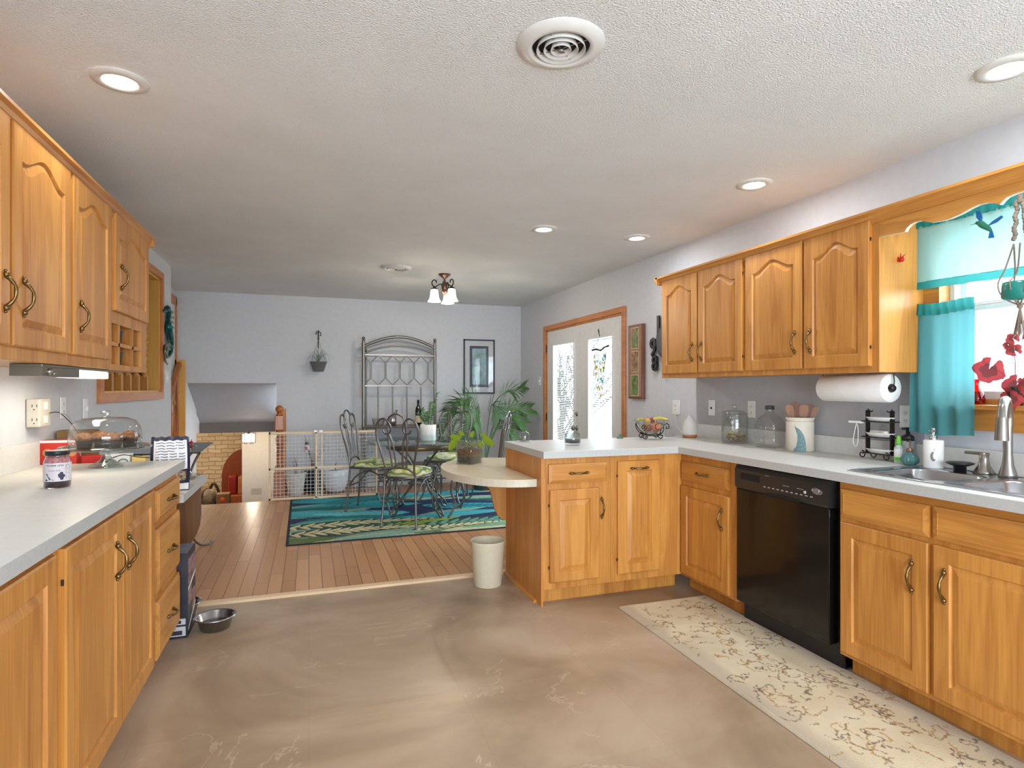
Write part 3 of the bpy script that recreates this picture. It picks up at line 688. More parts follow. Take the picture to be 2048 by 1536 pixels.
# ---------------------------------------------------------------- french doors and sink window
dr = thing('door_1', 'white french doors', 'door'); 
for k in ('label', 'category'): del dr[k]
dr['kind'] = 'structure'
m = M()
for a, b2, z0, z1 in [(DY0-.055, DY0+.0, 0, DZ1+.055), (DY1, DY1+.055, 0, DZ1+.055), (DY0, DY1, DZ1, DZ1+.055)]: m.bbox(WR-.024, WR, a, b2, z0, z1, .004)
m.build('casing', oak_redy, dr)
m = M()
for a, b2, z0, z1 in [(DY0, DY0+.02, 0, DZ1), (DY1-.02, DY1, 0, DZ1), (DY0, DY1, DZ1-.02, DZ1)]: m.box(WR, WR+.13, a, b2, z0, z1)
m.build('jamb', oak_v, dr)
DM = (DY0+DY1)/2
for i, (y0, y1, l0, l1) in enumerate([(DM+.003, DY1-.022, 6.116, 6.711), (DY0+.022, DM-.003, 5.215, 5.745)]):
    m = M(); X0, X1 = WR+.005, WR+.05
    m.box(X0, X1, y0, l0, .01, DZ1-.022); m.box(X0, X1, l1, y1, .01, DZ1-.022); m.box(X0, X1, l0, l1, 1.81, DZ1-.022); m.box(X0, X1, l0, l1, .01, .28)
    m.box(X0-.012, X0, l0-.025, l0, .255, 1.835); m.box(X0-.012, X0, l1, l1+.025, .255, 1.835); m.box(X0-.012, X0, l0, l1, 1.81, 1.835); m.box(X0-.012, X0, l0, l1, .255, .28)
    dp = m.build('door_panel', white_p, dr)
    m = M(); m.box(X0+.010, X0+.013, l0, l1, .28, 1.81); m.build('pane', pane, dp)
    m = M()
    zt = 1.79
    tl, hw = ((R(24), .008) if i == 0 else (R(46), .0085))
    for k in range(72):
        z = 1.79-.021*k
        if z < .30: break
        m.obox((X0+.028, (l0+l1)/2, z), (math.cos(tl), 0, math.sin(tl)), (0, 1, 0), (-math.sin(tl), 0, math.cos(tl)), hw, (l1-l0)/2-.01-.06*(i == 1)*0, .0006)
    m.build('blind', white_p, dp)
m = M()
for z in (.992, .834):
    m.lathe([(0, -.002), (.03, -.002), (.028, .004), (.012, .01), (.012, .02)] if z > .9 else [(0, -.002), (.03, -.002), (.028, .004), (.011, .01), (.011, .03), (.026, .04), (.028, .052), (.018, .062), (0, .064)], (WR+.005, 6.05, z), 16, axis='x')
m.v = [(2*(WR+.005)-x, y, z) for x, y, z in m.v]; m.build('door_knob', nickel, dr)
m = M()
for y in (DY0+.012, DY1-.012):
    for z in (1.78, .92, .2): m.cyl((WR-.004, y, z-.05), (WR-.004, y, z+.05), .007); 
m.build('hinge', iron, dr)
wn = thing('window_1', 'x', 'x')
for k in ('label', 'category'): del wn[k]
wn['kind'] = 'structure'
m = M()
for a, b2, z0, z1 in [(WY0-.07, WY0, WZ0-.1, WZ1+.02), (WY1-.01, WY1+.065, WZ0, WZ1+.02), (WY0, WY1, WZ1, WZ1+.02)]: m.box(WR-.02, WR+.001, a, b2, z0, z1)
m.box(WR, WR+.12, WY1-.01, WY1, WZ0, WZ1); m.box(WR, WR+.12, WY0, WY0+.01, WZ0, WZ1); m.box(WR+.04, WR+.12, WY0, WY1, WZ0, WZ0+.035); m.build('casing', oak_y, wn)
m = M(); m.bbox(WR-.05, WR+.1, WY0-.08, WY1+.08, WZ0-.012, WZ0+.01, .004); m.build('sill', oak_y, wn)
m = M(); m.box(WR-.02, WR, WY0-.06, WY1+.06, WZ0-.105, WZ0-.012); m.build('apron', oak_y, wn)
m = M(); y0, y1 = WY0+.01, WY1-.01
for X, z0, z1 in [(WR+.075, WZ0+.035, 1.68), (WR+.1, 1.65, WZ1)]:
    for a, b2, c0, c1 in [(y0, y0+.045, z0, z1), (y1-.045, y1, z0, z1), (y0, y1, z0, z0+.035), (y0, y1, z1-.035, z1)]: m.box(X, X+.022, a, b2, c0, c1)
m.box(WR+.055, WR+.13, y1-.02, y1, WZ0, WZ1); m.box(WR+.055, WR+.13, y0, y0+.02, WZ0, WZ1)
m.build('sash', white_p, wn)
m = M(); m.box(WR+.084, WR+.087, y0+.045, y1-.045, WZ0+.07, 1.65); m.box(WR+.11, WR+.113, y0+.045, y1-.045, 1.685, WZ1-.035); m.build('pane', pane, wn)
# curtains
def drape(y0, y1, z0, z1, x, amp, folds, phase=0, slant=0, nx=90, nz=14, x_in=0):
    m = M(); rng = random.Random(3)
    am = [rng.uniform(.5, 1.3) for _ in range(40)]
    def fn(u, v):
        y = y0+(y1-y0)*u; z = z0+(z1-z0)*v
        k = u*folds; a_ = am[int(k) % 40]*(1-(k % 1))+am[(int(k)+1) % 40]*(k % 1)
        g = (.45+.55*(1-v))
        yy = y+slant*(1-v)*(u-.0)
        return (x+amp*a_*g*math.sin(2*PI*k+phase)+x_in*(1-v), yy, z+.004*math.sin(7*u+1))
    m.grid(nx, nz, fn); return m
t = thing('window_valance', 'sheer teal gathered valance curtain over the sink window', 'curtain', (0, 0, 0))
drape(1.0, 2.078, 1.79, 2.06, 2.79, .010, 9).build('fabric', teal_sheer, t)
drape(1.0, 2.078, 1.755, 1.792, 2.789, .010, 9).build('hem', teal_deep, t)
drape(1.0, 2.078, 2.05, 2.10, 2.785, .008, 26).build('rod_pocket', teal_deep, t)
m = M(); m.cyl((2.806, .93, 2.07), (2.806, 2.12, 2.07), .004); m.build('rod', white_p, t)
t = thing('cafe_curtain', 'teal cafe curtain panel hanging at the left of the sink window', 'curtain', (0, 0, 0))
drape(1.805, 2.10, 1.068, 1.632, 2.79, .016, 3.4, phase=.6, x_in=-.01).build('fabric', teal_cloth, t)
drape(1.805, 2.10, 1.632, 1.688, 2.788, .012, 8).build('rod_pocket', teal_deep, t)
m = M(); m.cyl((2.812, 1.0, 1.655), (2.812, 2.12, 1.655), .004); m.build('rod', white_p, t)

# ---------------------------------------------------------------- sink and tap
def rrect(cx, cy, hx, hy, r, z, n=5):
    out = []
    for (sx, sy, a0) in [(1, 1, 0), (-1, 1, 90), (-1, -1, 180), (1, -1, 270)]:
        for k in range(n+1):
            a = R(a0+90*k/n); out.append((cx+sx*(hx-r)+r*math.cos(a), cy+sy*(hy-r)+r*math.sin(a), z))
    return out
t = thing('sink', 'double-bowl stainless steel sink set into the right worktop', 'sink', (0, 0, 0))
Zt = .916
m = M()
bowls = [(2.50, 1.805, .165, .165), (2.50, 1.425, .165, .165)]
# rim deck: strips around the bowls
xs = [SX0-.012, 2.335, 2.665, SX1+.012]; 
m.box(xs[0], xs[1], SY0-.012, SY1+.012, Zt-.002, Zt+.002); m.box(xs[2], xs[3], SY0-.012, SY1+.012, Zt-.002, Zt+.002)
m.box(xs[1], xs[2], SY0-.012, 1.26, Zt-.002, Zt+.002); m.box(xs[1], xs[2], 1.59, 1.64, Zt-.002, Zt+.002); m.box(xs[1], xs[2], 1.97, SY1+.012, Zt-.002, Zt+.002)
m.tube(rrect(2.52, 1.61, .24, .40, .03, Zt+.0015), .004, 6, closed=True)
m.build('rim', steel, t)
for cx, cy, hx, hy in bowls:
    m = M(); L_ = [rrect(cx, cy, hx, hy, .001, Zt+.002), rrect(cx, cy, hx-.004, hy-.004, .06, Zt+.002), rrect(cx, cy, hx-.012, hy-.012, .06, Zt-.006), rrect(cx, cy, hx-.02, hy-.02, .055, Zt-.10), rrect(cx, cy, hx-.04, hy-.04, .05, Zt-.165), rrect(cx, cy, .04, .04, .035, Zt-.17)]
    n = len(L_[0]); v = [p for q in L_ for p in q]; m.add(v, [(a*n+i, a*n+(i+1) % n, (a+1)*n+(i+1) % n, (a+1)*n+i) for a in range(5) for i in range(n)]+[tuple(5*n+i for i in range(n))], smooth=True)
    bw = m.build('bowl', steel, t); m = M(); m.lathe([(0, Zt-.168), (.03, Zt-.168), (.038, Zt-.1665)], (cx, cy, 0), 20, cap=False); m.build('drain', dark_hole, bw)
t = thing('faucet', 'brushed nickel gooseneck kitchen faucet on the sink deck', 'faucet', (2.725, 1.635, Zt+.0025))
m = M(); m.lathe([(0, 0), (.033, 0), (.031, .012), (.02, .05), (.0165, .09), (.016, .10)], seg=24); P = [(0, 0, .09), (0, 0, .18), (0, -.002, .25), (-.03, -.015, .30), (-.08, -.04, .318), (-.13, -.06, .29), (-.15, -.07, .24)]
m.curve(P, .0165, 14, 8); m.build('spout', nickel, t)
m = M(); m.cyl((-.152, -.071, .25), (-.158, -.073, .16), .019, .024, 16); m.build('spray_head', nickel, t)
t = thing('tap_lever', 'brushed nickel tap lever left of the gooseneck faucet', 'handle', (2.74, 1.735, Zt+.0025))
m = M(); m.lathe([(0, 0), (.042, 0), (.036, .01), (.021, .035), (.017, .06), (.018, .088), (0, .09)], seg=24); m.build('base', nickel, t)
m = M(); m.add([(-.012, .02, .088), (.012, .02, .088), (.018, -.03, .09), (-.018, -.03, .09)], [(0, 1, 2, 3)]); m = M(); m.bbox(-.014, .014, -.016, .075, .078, .09, .004); m.build('lever', nickel, t)

# ---------------------------------------------------------------- items on the right worktop
Z1 = .9148
def place(mb, name, mats, loc, label, cat, group=None, rz=0):
    o = mb.build(name, mats); o.location = loc; o.rotation_euler = (0, 0, rz); return tag(o, label, cat, group)
t = thing('glass_cloche', 'tiny lidded glass cloche on a glass plate at the peninsula corner', 'cloche', (1.405, 3.82, Z1))
m = M(); m.lathe([(0, .004), (.05, .006), (.052, .012), (.046, .011), (0, .009)], seg=28, cap=False); m.lathe([(.018, 0), (.02, .005)], seg=20, cap=False); m.build('plate', glass, t)
m = M(); m.lathe([(.034, .013), (.035, .045), (.03, .06), (.014, .068), (.006, .074), (.01, .084), (0, .092)], seg=28, cap=False); m.build('dome', glass, t)
t = thing('candle_jar', 'glass candle jar half filled with dark wax on the peninsula', 'candle', (1.625, 3.51, Z1))
m = M(); m.lathe([(0, .001), (.042, .001), (.052, .012), (.054, .04), (.048, .082), (.0455, .082), (.051, .04), (.049, .014), (0, .010)], seg=32, cap=False); m.build('glass', glass, t)
m = M(); m.lathe([(0, .0105), (.046, .013), (.0495, .02), (.0505, .038), (0, .038)], seg=28, cap=False); m.cyl((0, 0, .038), (0, 0, .05), .001); m.build('wax', mat('dark_wax', (60, 66, 68), .3), t)
m = M()
for q in range(1): m.lathe([(.0515, .076), (.0525, .082)], seg=28, cap=False)
# fruit bowl with iron scroll stand
t = thing('fruit_bowl', 'clear glass bowl of fruit in a black scrolled iron stand', 'bowl', (2.33, 3.69, Z1), R(-12))
m = M()
m.curve([(-.115, 0, .12), (-.108, -.02, .09), (-.08, -.04, .055), (-.04, -.05, .035), (.03, -.05, .033), (.07, -.045, .06), (.075, -.04, .1), (.045, -.05, .12), (.01, -.055, .105), (.02, -.055, .075), (.045, -.055, .08)], .0035, 6, 8)
m.curve([(.045, -.045, .035), (.06, -.045, .08), (.085, -.04, .112), (.115, -.03, .11), (.12, -.03, .085), (.1, -.035, .08), (.1, -.035, .1)], .0035, 6, 8)
for cx in (-.075, -.035): m.tube(spiral((cx, -.052, .09), .022, .004, -PI/2, 2.6*PI, 26), .003, 6)
m.tube(spiral((-.062, -.045, .0265), .0225, .006, R(100), R(-480), 26), .0035, 6)
m.tube(spiral((.055, -.045, .0265), .0225, .006, R(80), R(480), 26), .0035, 6)
m.curve([(-.04, -.05, .033), (-.045, 0, .036), (-.04, .05, .033)], .0035, 6); m.curve([(.05, -.05, .033), (.055, 0, .036), (.05, .05, .033)], .0035, 6)
m.curve([(-.115, 0, .12), (-.108, .02, .09), (-.08, .04, .055), (-.04, .05, .035), (.03, .05, .033), (.07, .045, .06), (.095, .04, .11), (.12, .03, .1)], .0035, 6, 8)
m.tube(spiral((-.06, .045, .0265), .0225, .006, R(100), R(-480), 20), .0035, 6); m.tube(spiral((.055, .045, .0265), .0225, .006, R(80), R(480), 20), .0035, 6)
m.build('stand', iron, t)
m = M(); m.lathe([(0, .042), (.04, .044), (.075, .07), (.095, .105), (.125, .135), (.13, .138), (.122, .136), (.09, .106), (.07, .074), (.035, .05), (0, .048)], seg=36, cap=False); m.build('glass_bowl', glass, t)
def fruit(name, c, r, mm, lb, cat, sz=.9, rz=0):
    m = M(); m.sphere((0, 0, 0), r, 20, sz=sz); m.cyl((0, 0, r*sz*.9), (.002, 0, r*sz*1.25), .002, seg=6, mi=1)
    o = m.build(name, [mm, iron]); wl = Matrix.Rotation(R(-12), 4, 'Z') @ Vector(c); o.location = (2.33+wl.x, 3.69+wl.y, Z1+c[2]); return tag(o, lb, cat)
org = mat('orange_peel', (232, 128, 78), .4, bump=.3, bscale=200); pear = mat('ripe_pear', (196, 150, 70), .4, noise=.15)
fruit('orange', (.03, -.02, .087), .037, org, 'orange fruit at the front of the iron-stand bowl', 'fruit')
fruit('peach', (-.03, .0, .084), .033, mat('peach_skin', (222, 120, 80), .5, noise=.15), 'blushing peach on the left inside the fruit bowl', 'fruit')
fruit('orange', (.055, .04, .1), .03, org, 'orange fruit at the back right of the iron-stand bowl', 'fruit')
fruit('pear', (-.04, -.03, .128), .024, pear, 'brown speckled pear on the left of the fruit heap', 'fruit', 1.2)
fruit('apple', (.015, .035, .133), .024, mat('dark_apple', (120, 44, 30), .3, noise=.2), 'dark red apple on top of the fruit heap', 'fruit')
m = M(); P = smooth([(-.06, .0, 0), (-.03, .012, .006), (0, .015, .007), (.035, .008, .003), (.06, -.006, -.004)], 5); n = len(P)
m.tube(P, .01, 8, rad=[.003+.0085*math.sin(PI*k/(n-1))**.5 for k in range(n)]); o = place(m, 'banana', mat('banana_peel', (206, 186, 88), .5, noise=.1, nscale=40), (2.385, 3.655, Z1+.146), 'small yellow banana lying on the right of the fruit heap', 'fruit')
m = M(); P = smooth([(-.045, .0, 0), (-.02, .01, .006), (.01, .012, .006), (.04, .0, 0)], 5); n = len(P)
m.tube(P, .01, 8, rad=[.003+.007*math.sin(PI*k/(n-1))**.5 for k in range(n)]); o = place(m, 'banana', mat('green_banana_peel', (176, 172, 84), .5, noise=.15, nscale=40), (2.262, 3.70, Z1+.139), 'small greenish banana on the left rim of the fruit bowl', 'fruit')
# small green cone + stone card behind bowl
m = M(); m.lathe([(.03, 0), (.0, .035)], seg=4, cap=True); place(m, 'green_pyramid', mat('green_stone', (72, 110, 84), .4, noise=.2), (2.16, 3.84, Z1), 'small green pyramid ornament behind the fruit bowl', 'ornament')
m = M(); m.bbox(-.035, .035, -.01, .01, 0, .075, .003); place(m, 'photo_block', mat('grey_block', (168, 164, 160), .5, noise=.15), (2.60, 3.86, Z1), 'small grey block standing between fruit bowl and diffuser', 'ornament')
t = thing('aroma_diffuser', 'white teardrop aroma diffuser with wooden base', 'diffuser', (2.70, 3.75, Z1))
m = M(); m.lathe([(.055, .024), (.058, .04), (.055, .085), (.044, .125), (.02, .155), (.007, .172), (.004, .172), (.004, .16), (0, .158)], seg=32, cap=False); m.build('shell', mat('matte_ceramic', (216, 212, 206), .6), t)
m = M(); m.lathe([(0, 0), (.046, 0), (.046, .004), (.055, .006), (.055, .024), (0, .024)], seg=32, cap=False); m.build('base', wood('diffuser_base', (168, 104, 66), (196, 134, 92), 0), t)
# glass jar with dried citrus / beans
t = thing('glass_jar', 'lidded glass canister with dried green pasta at the bottom', 'jar', (2.715, 3.275, Z1))
m = M(); m.lathe([(0, .001), (.078, .001), (.085, .012), (.085, .185), (.078, .197), (.075, .197), (.082, .183), (.082, .014), (0, .006)], seg=36, cap=False); m.build('body', glass, t)
m = M(); m.lathe([(0, .222), (.03, .222), (.078, .212), (.086, .202), (.086, .196), (.07, .194), (0, .2)], seg=36, cap=False); m.sphere((0, 0, .243), .022, 16); m.build('lid', glass, t)
m = M(); rr = random.Random(5)
for k in range(60):
    a_ = rr.uniform(0, 2*PI); r_ = rr.uniform(0, .062); z = .012+rr.uniform(0, .05); d = Vector((rr.uniform(-1, 1), rr.uniform(-1, 1), rr.uniform(-.5, .6))).normalized()*.016
    c_ = Vector((r_*math.cos(a_), r_*math.sin(a_), z+(.035*(1 if k % 3 == 0 else 0)*(1-r_/.07)))); m.curve([c_-d, c_+Vector((0, 0, .005)), c_+d], .0035, 5, 3, mi=k % 3)
o = m.build('dried_contents', [mat('dry_lime', (190, 182, 92), .7), mat('dry_rust', (150, 92, 54), .7), mat('dry_cream', (220, 206, 176), .7)], t); o['kind'] = 'stuff'
# clear plastic bottle with dark cap
t = thing('juice_bottle', 'empty clear square-shouldered bottle with dark cap', 'bottle', (2.725, 2.965, Z1))
m = M(); L_ = []
for z, h, r_ in [(.001, .064, .02), (.01, .07, .022), (.075, .071, .022), (.08, .068, .022), (.085, .071, .022), (.15, .07, .022), (.185, .055, .03), (.21, .032, .03), (.222, .024, .023), (.235, .024, .023)]: L_.append(rrect(0, 0, h, h, min(r_, h-.0005), z))
n = len(L_[0]); m.add([p for q in L_ for p in q], [(a*n+i, a*n+(i+1) % n, (a+1)*n+(i+1) % n, (a+1)*n+i) for a in range(len(L_)-1) for i in range(n)]+[tuple(range(n))], smooth=True); m.build('body', glass, t).rotation_euler = (0, 0, R(20))
m = M(); m.lathe([(0, .262), (.027, .26), (.028, .236), (0, .236)], seg=24, cap=False); m.build('cap', mat('charcoal_cap', (58, 62, 62), .5), t)
# peacock crock with wooden spoons
cream = mat('cream_stoneware', (224, 214, 198), .5, noise=.05)
t = thing('utensil_crock', 'cream ceramic crock with a blue-grey peacock holding wooden spatulas', 'crock', (2.735, 2.735, Z1))
m = M(); m.lathe([(0, 0), (.068, 0), (.075, .006), (.075, .172), (.072, .18), (.078, .192), (.079, .198), (.072, .198), (.068, .18), (.068, .02), (0, .02)], seg=40, cap=False)
m.build('body', cream, t)
m = M()
for k in range(52): a_ = 2*PI*k/52; m.sphere((.0755*math.cos(a_), .0755*math.sin(a_), .176), .0022, 6)
o = m.build('beading', mat('bead_taupe', (160, 150, 130), .6), t); o['kind'] = 'stuff'
view_a = math.atan2(-2.735, -2.735)
def on_cyl(r_, a0): return lambda x, y, z=0: (r_*math.cos(a0+x/r_), r_*math.sin(a0+x/r_), y)
fn = on_cyl(.0757, view_a+.0)
tail = [(-.028, .145), (-.03, .165), (-.026, .15), (-.018, .14), (-.008, .135), (.008, .12), (.022, .095), (.03, .06), (.034, .02), (.033, .004), (.0, .004), (-.034, .004), (-.036, .012), (-.02, .03), (-.014, .06), (-.014, .1), (-.022, .125)]
bm = bmesh.new(); vs = [bm.verts.new((x, y, 0)) for x, y in tail]; fc = bm.faces.new(vs); bmesh.ops.triangulate(bm, faces=[fc]); bmesh.ops.subdivide_edges(bm, edges=bm.edges[:], cuts=3, use_grid_fill=True); bm.verts.index_update()
m = M(); m.add([fn(v.co.x, v.co.y) for v in bm.verts], [[v.index for v in f_.verts] for f_ in bm.faces]); bm.free()
m.build('peacock_motif', mat('peacock_blue', (112, 146, 150), .5, noise=.35, nscale=120), t)
for k, (dx, dy, tilt, r_, h_, lb) in enumerate([(-.03, -.03, -.25, .022, .275, 'leftmost'), (-.012, .02, -.08, .024, .285, 'back'), (.012, -.03, .05, .026, .27, 'front middle'), (.03, .01, .2, .02, .28, 'right'), (.035, -.02, .32, .018, .272, 'rightmost')]):
    m = M(); ax = Vector((.7*tilt, -.7*tilt, 1)).normalized(); base = Vector((dx*.3, dy*.3, .025)); m.cyl(base, base+ax*.17, .006, seg=8)
    side = Vector((1, -1, 0)).normalized(); c0 = base+ax*.165; pts = [(-.35, 0), (-.8, .25), (-1, .6), (-.95, .9), (-.6, 1), (.5, 1.04), (.95, .92), (1, .6), (.8, .25), (.35, 0)]
    nrm = ax.cross(side).normalized(); L1 = h_-.19
    v = [c0+side*(x*r_)+ax*(z*L1)+nrm*s for s in (-.003, .003) for x, z in pts]; n = len(pts)
    m.add(v, [tuple(range(n)), tuple(range(2*n-1, n-1, -1))]+[(i, (i+1) % n, (i+1) % n+n, i+n) for i in range(n)])
    place(m, 'wooden_spatula', wood('spatula_wood_%d' % k, (92, 52, 32) if k % 2 else (128, 84, 56), (128, 78, 50) if k % 2 else (164, 116, 80), 2), (2.735, 2.735, Z1), lb+' brown wooden spatula standing in the peacock crock', 'spatula', 'wooden spatulas in the crock')
# paper towel roll under the cabinet
t = thing('paper_towel_roll', 'white paper towel roll on an iron holder under the wall cabinet', 'paper towel', (2.68, 2.31, 1.284))
m = M(); m.lathe([(.022, -.195), (.066, -.195), (.07, -.188), (.07, .188), (.066, .195), (.022, .195)], seg=40, axis='y', cap=False); m.lathe([(.022, -.195), (.022, .195)], seg=20, axis='y', cap=False); m.build('roll', paper, t)
m = M(); m.cyl((0, -.205, 0), (0, .205, 0), .006); m.curve([(0, -.205, 0), (.002, -.209, .03), (0, -.207, .074)], .003, 6); m.curve([(0, .205, 0), (.002, .209, .03), (0, .207, .074)], .003, 6); m.lathe([(0, -.215), (.012, -.213), (.019, -.205), (.016, -.197), (0, -.196)], seg=12, axis='y', cap=False); m.build('holder', iron, t)
# three tier iron rack with white trays
t = thing('tray_rack', 'black scrolled iron rack with three white trays beside the soap bottles', 'rack', (2.765, 2.245, Z1), -R90)
m = M(); 
for x in (-.068, .068):
    m.box(x-.004, x+.004, -.012, .012, .03, .255); m.tube(spiral((x*.62, 0, .262), .026, .008, 0 if x > 0 else PI, (1.6 if x < 0 else -.6)*PI, 22), .003, 6)
    for s in (-1, 1): m.tube(spiral((x+s*.018, -.02 if s < 0 else .02, .024), .0205, .007, PI/2, PI/2+s*2.4*PI, 22), .003, 6)
for z in (.035, .118, .198):
    m.tube([(-.075, -.035, z), (.075, -.035, z), (.075, .04, z), (-.075, .04, z)], .003, 6, closed=True)
m.build('frame', iron, t)
for z in (.037, .120, .200):
    m = M(); m.lathe([(0, 0), (.06, 0), (.078, .018), (.08, .02), (.075, .02), (.058, .004), (0, .004)], seg=4*8, cap=False, sx=1, sy=.5); m.build('tray', white_g, t).location = (0, .002, z+.001)
m = M(); m.bbox(-.055, .05, -.02, .02, 0, .026, .008); o = place(m, 'sponge', mat('folded_cloth', (222, 216, 204), .9, bump=.5), (2.765, 2.245, Z1+.126), 'folded cream cloth on the middle tray of the iron rack', 'cloth', rz=R(80))
m = M(); m.bbox(-.028, .028, -.011, .011, 0, .012, .004); place(m, 'scrub_block', mat('pale_scrubber', (200, 206, 200), .8), (2.765, 2.25, Z1+.0455), 'pale scrubbing block on the bottom tray of the iron rack', 'sponge', rz=R(90))
t = thing('dish_brush', 'white dish brush hooked on the left of the tray rack', 'brush', (2.74, 2.36, Z1+.185))
m = M(); m.bbox(-.012, .012, -.035, .04, 0, .012, .003); m.build('head', white_g, t)
m = M(); m.curve([(0, .0, .0), (.0, .012, -.05), (0, .02, -.1), (0, .005, -.125), (0, -.008, -.1), (0, -.01, -.03), (0, 0, 0)], .0022, 6, 6); m.build('loop_handle', white_g, t)
# bottles by the sink
t = thing('spray_bottle', 'small spray bottle with lime green cap and label', 'bottle', (2.755, 2.135, Z1))
m = M(); m.lathe([(0, 0), (.019, 0), (.02, .004), (.02, .075), (.011, .088), (.011, .094), (0, .094)], seg=20, cap=False); m.build('body', mat('grey_bottle', (186, 194, 196), .3), t)
m = M(); m.lathe([(.0204, .012), (.0204, .07)], seg=20, cap=False); m.build('label', white_g, t)
m = M(); m.lathe([(.0206, .013), (.0206, .03)], seg=20, cap=False); m.lathe([(0, .135), (.008, .132), (.013, .1), (.013, .09), (0, .09)], seg=16, cap=False); m.build('cap', mat('lime_plastic', (122, 200, 70), .4), t)
t = thing('foam_pump_bottle', 'grey foaming soap bottle with black pump', 'bottle', (2.785, 2.11, Z1))
m = M(); m.lathe([(0, 0), (.026, 0), (.028, .006), (.028, .105), (.024, .112), (0, .112)], seg=22, cap=False); m.build('body', mat('frosted_grey', (150, 158, 160), .3), t)
m = M(); m.lathe([(0, .113), (.027, .113), (.027, .132), (.012, .142), (.009, .142), (.009, .165), (0, .165)], seg=20, cap=False); m.bbox(-.035, .012, -.009, .009, .165, .177, .004); m.build('pump', black_p, t)
t = thing('teal_soap_bottle', 'round ribbed teal glass soap bottle with bronze pump', 'bottle', (2.725, 2.055, Z1))
m = M()
def ribbed(u, v):
    a_ = 2*PI*u; prof = [(.0, .0), (.022, .001), (.034, .014), (.037, .03), (.03, .048), (.014, .058), (.012, .066)]; k = v*6; i = min(5, int(k)); f_ = k-i
    r_ = prof[i][0]*(1-f_)+prof[i+1][0]*f_; z = prof[i][1]*(1-f_)+prof[i+1][1]*f_; r_ *= 1+.05*math.cos(16*a_)
    return (r_*math.cos(a_), r_*math.sin(a_), z)
m.grid(64, 12, ribbed); m.build('body', mat('teal_glazed_glass', (96, 150, 150), .12, Transmission_Weight=.4), t)
m = M(); m.lathe([(.013, .064), (.016, .066), (.015, .078), (.005, .082), (.0035, .12), (0, .12)], seg=16); m.cyl((0, 0, .116), (-.03, -.006, .113), .003, seg=8); m.build('pump', mat('bronze_pump', (150, 116, 100), .3, .8), t)
t = thing('soap_dispenser', 'white cylindrical soap dispenser with a grey moon motif and chrome pump', 'dispenser', (2.715, 1.935, Zt+.0025))
m = M(); m.lathe([(0, 0), (.038, 0), (.04, .003), (.04, .124), (.037, .128), (0, .129)], seg=36, cap=False); m.build('body', white_g, t)
m = M(); m.lathe([(.016, .128), (.0165, .145), (.008, .148), (.007, .17), (.0095, .172), (.0095, .182), (0, .183)], seg=18, cap=False); m.cyl((0, 0, .177), (-.032, -.004, .172), .0035, seg=8); m.build('pump', chrome, t)
m = M(); fn = on_cyl(.0404, math.atan2(-1.935, -2.715)-.0)
cres = [(.012*math.cos(a_)-.0, .055+.022*math.sin(a_)) for a_ in [R(100+k*17) for k in range(13)]]+[(.004+.006*math.cos(a_), .058+.015*math.sin(a_)) for a_ in [R(300-k*17) for k in range(13)]]
m.add([fn(x, y) for x, y in cres], [(i, i+1, 24-i, 25-i) for i in range(12)]); m.tube([fn(x, y) for x, y in [(0, .08), (.006, .085), (.002, .092)]], .001, 5); m.build('motif', mat('motif_grey', (130, 126, 120), .6), t)
m = M(); m.lathe([(0, 0), (.024, 0), (.024, .022), (.03, .024), (.052, .034), (.053, .038), (.045, .041), (.01, .038), (0, .040)], seg=32, cap=False)
place(m, 'sink_stopper', black_p, (2.71, 1.815, Zt+.0025), 'black rubber sink strainer stopper sitting on the sink deck', 'stopper')
# window sill things
t = thing('red_leaf_plant', 'potted plant with large red veined leaves on the window sill', 'plant', (2.84, 1.675, WZ0+.0105))
m = M(); m.lathe([(0, 0), (.028, 0), (.036, .075), (.038, .08), (.032, .08), (.03, .07), (0, .07)], seg=20, cap=False); m.build('pot', black_p, t)
def big_leaf(m, c, ax, nrm, size, lobes=5, seed=0):
    ax = Vector(ax).normalized(); nrm = Vector(nrm); nrm = (nrm-ax*nrm.dot(ax)).normalized(); sd = ax.cross(nrm); rr = random.Random(seed); pts = [Vector(c)]; K = 40
    ring = []
    for k in range(K+1):
        a_ = -PI*.92+2*PI*.92*k/K; r_ = size*(.80+.20*abs(math.cos(a_*lobes/2.1)))*(.75+.25*math.cos(a_/2)**2)*(1+.05*rr.uniform(-1, 1)); ring.append((a_, r_))
    inner = [Vector(c)+ax*(math.cos(a_)*r_*.55)+sd*(math.sin(a_)*r_*.55)+nrm*(.03*size*math.cos(a_*lobes)+.02*size) for a_, r_ in ring]
    outer_ = [Vector(c)+ax*(math.cos(a_)*r_)+sd*(math.sin(a_)*r_)-nrm*(.22*size*(r_/size)) for a_, r_ in ring]
    n = K+1; m.add([Vector(c)]+inner+outer_, [(i+1, i+1+n, i+2+n, i+2) for i in range(K)], smooth=True); m.add([Vector(c)]+inner, [(0, i+1, i+2) for i in range(K)], 1, True)
vw = (-.85, -.5, .1)
lf = [((-.045, .075, .155), (.1, .5, -.9), .07, 1), ((-.03, -.02, .085), (0, .35, -.85), .058, 2), ((-.02, -.055, .10), (.1, -.5, -.7), .045, 3), ((-.01, .0, .235), (0, .5, .6), .035, 4), ((0, .01, .285), (0, .4, .5), .03, 5), ((0, -.04, .285), (0, -.5, .5), .022, 6), ((-.05, -.01, .03), (0, -.3, -.9), .05, 7), ((0, .03, .26), (0, .9, .2), .024, 8)]
for c_, a_, s_, sd in lf:
    m = M(); big_leaf(m, c_, a_, vw, s_, 5, sd); m.build('leaf', leaf_red, t)
m = M()
for c_, a_, s_, sd in lf: m.curve([(0, 0, .07), (.0, c_[1]*.3, max(.1, c_[2]*.7)), (c_[0]*.8, c_[1]*.8, c_[2]+.012), c_], .0014, 5, 6)
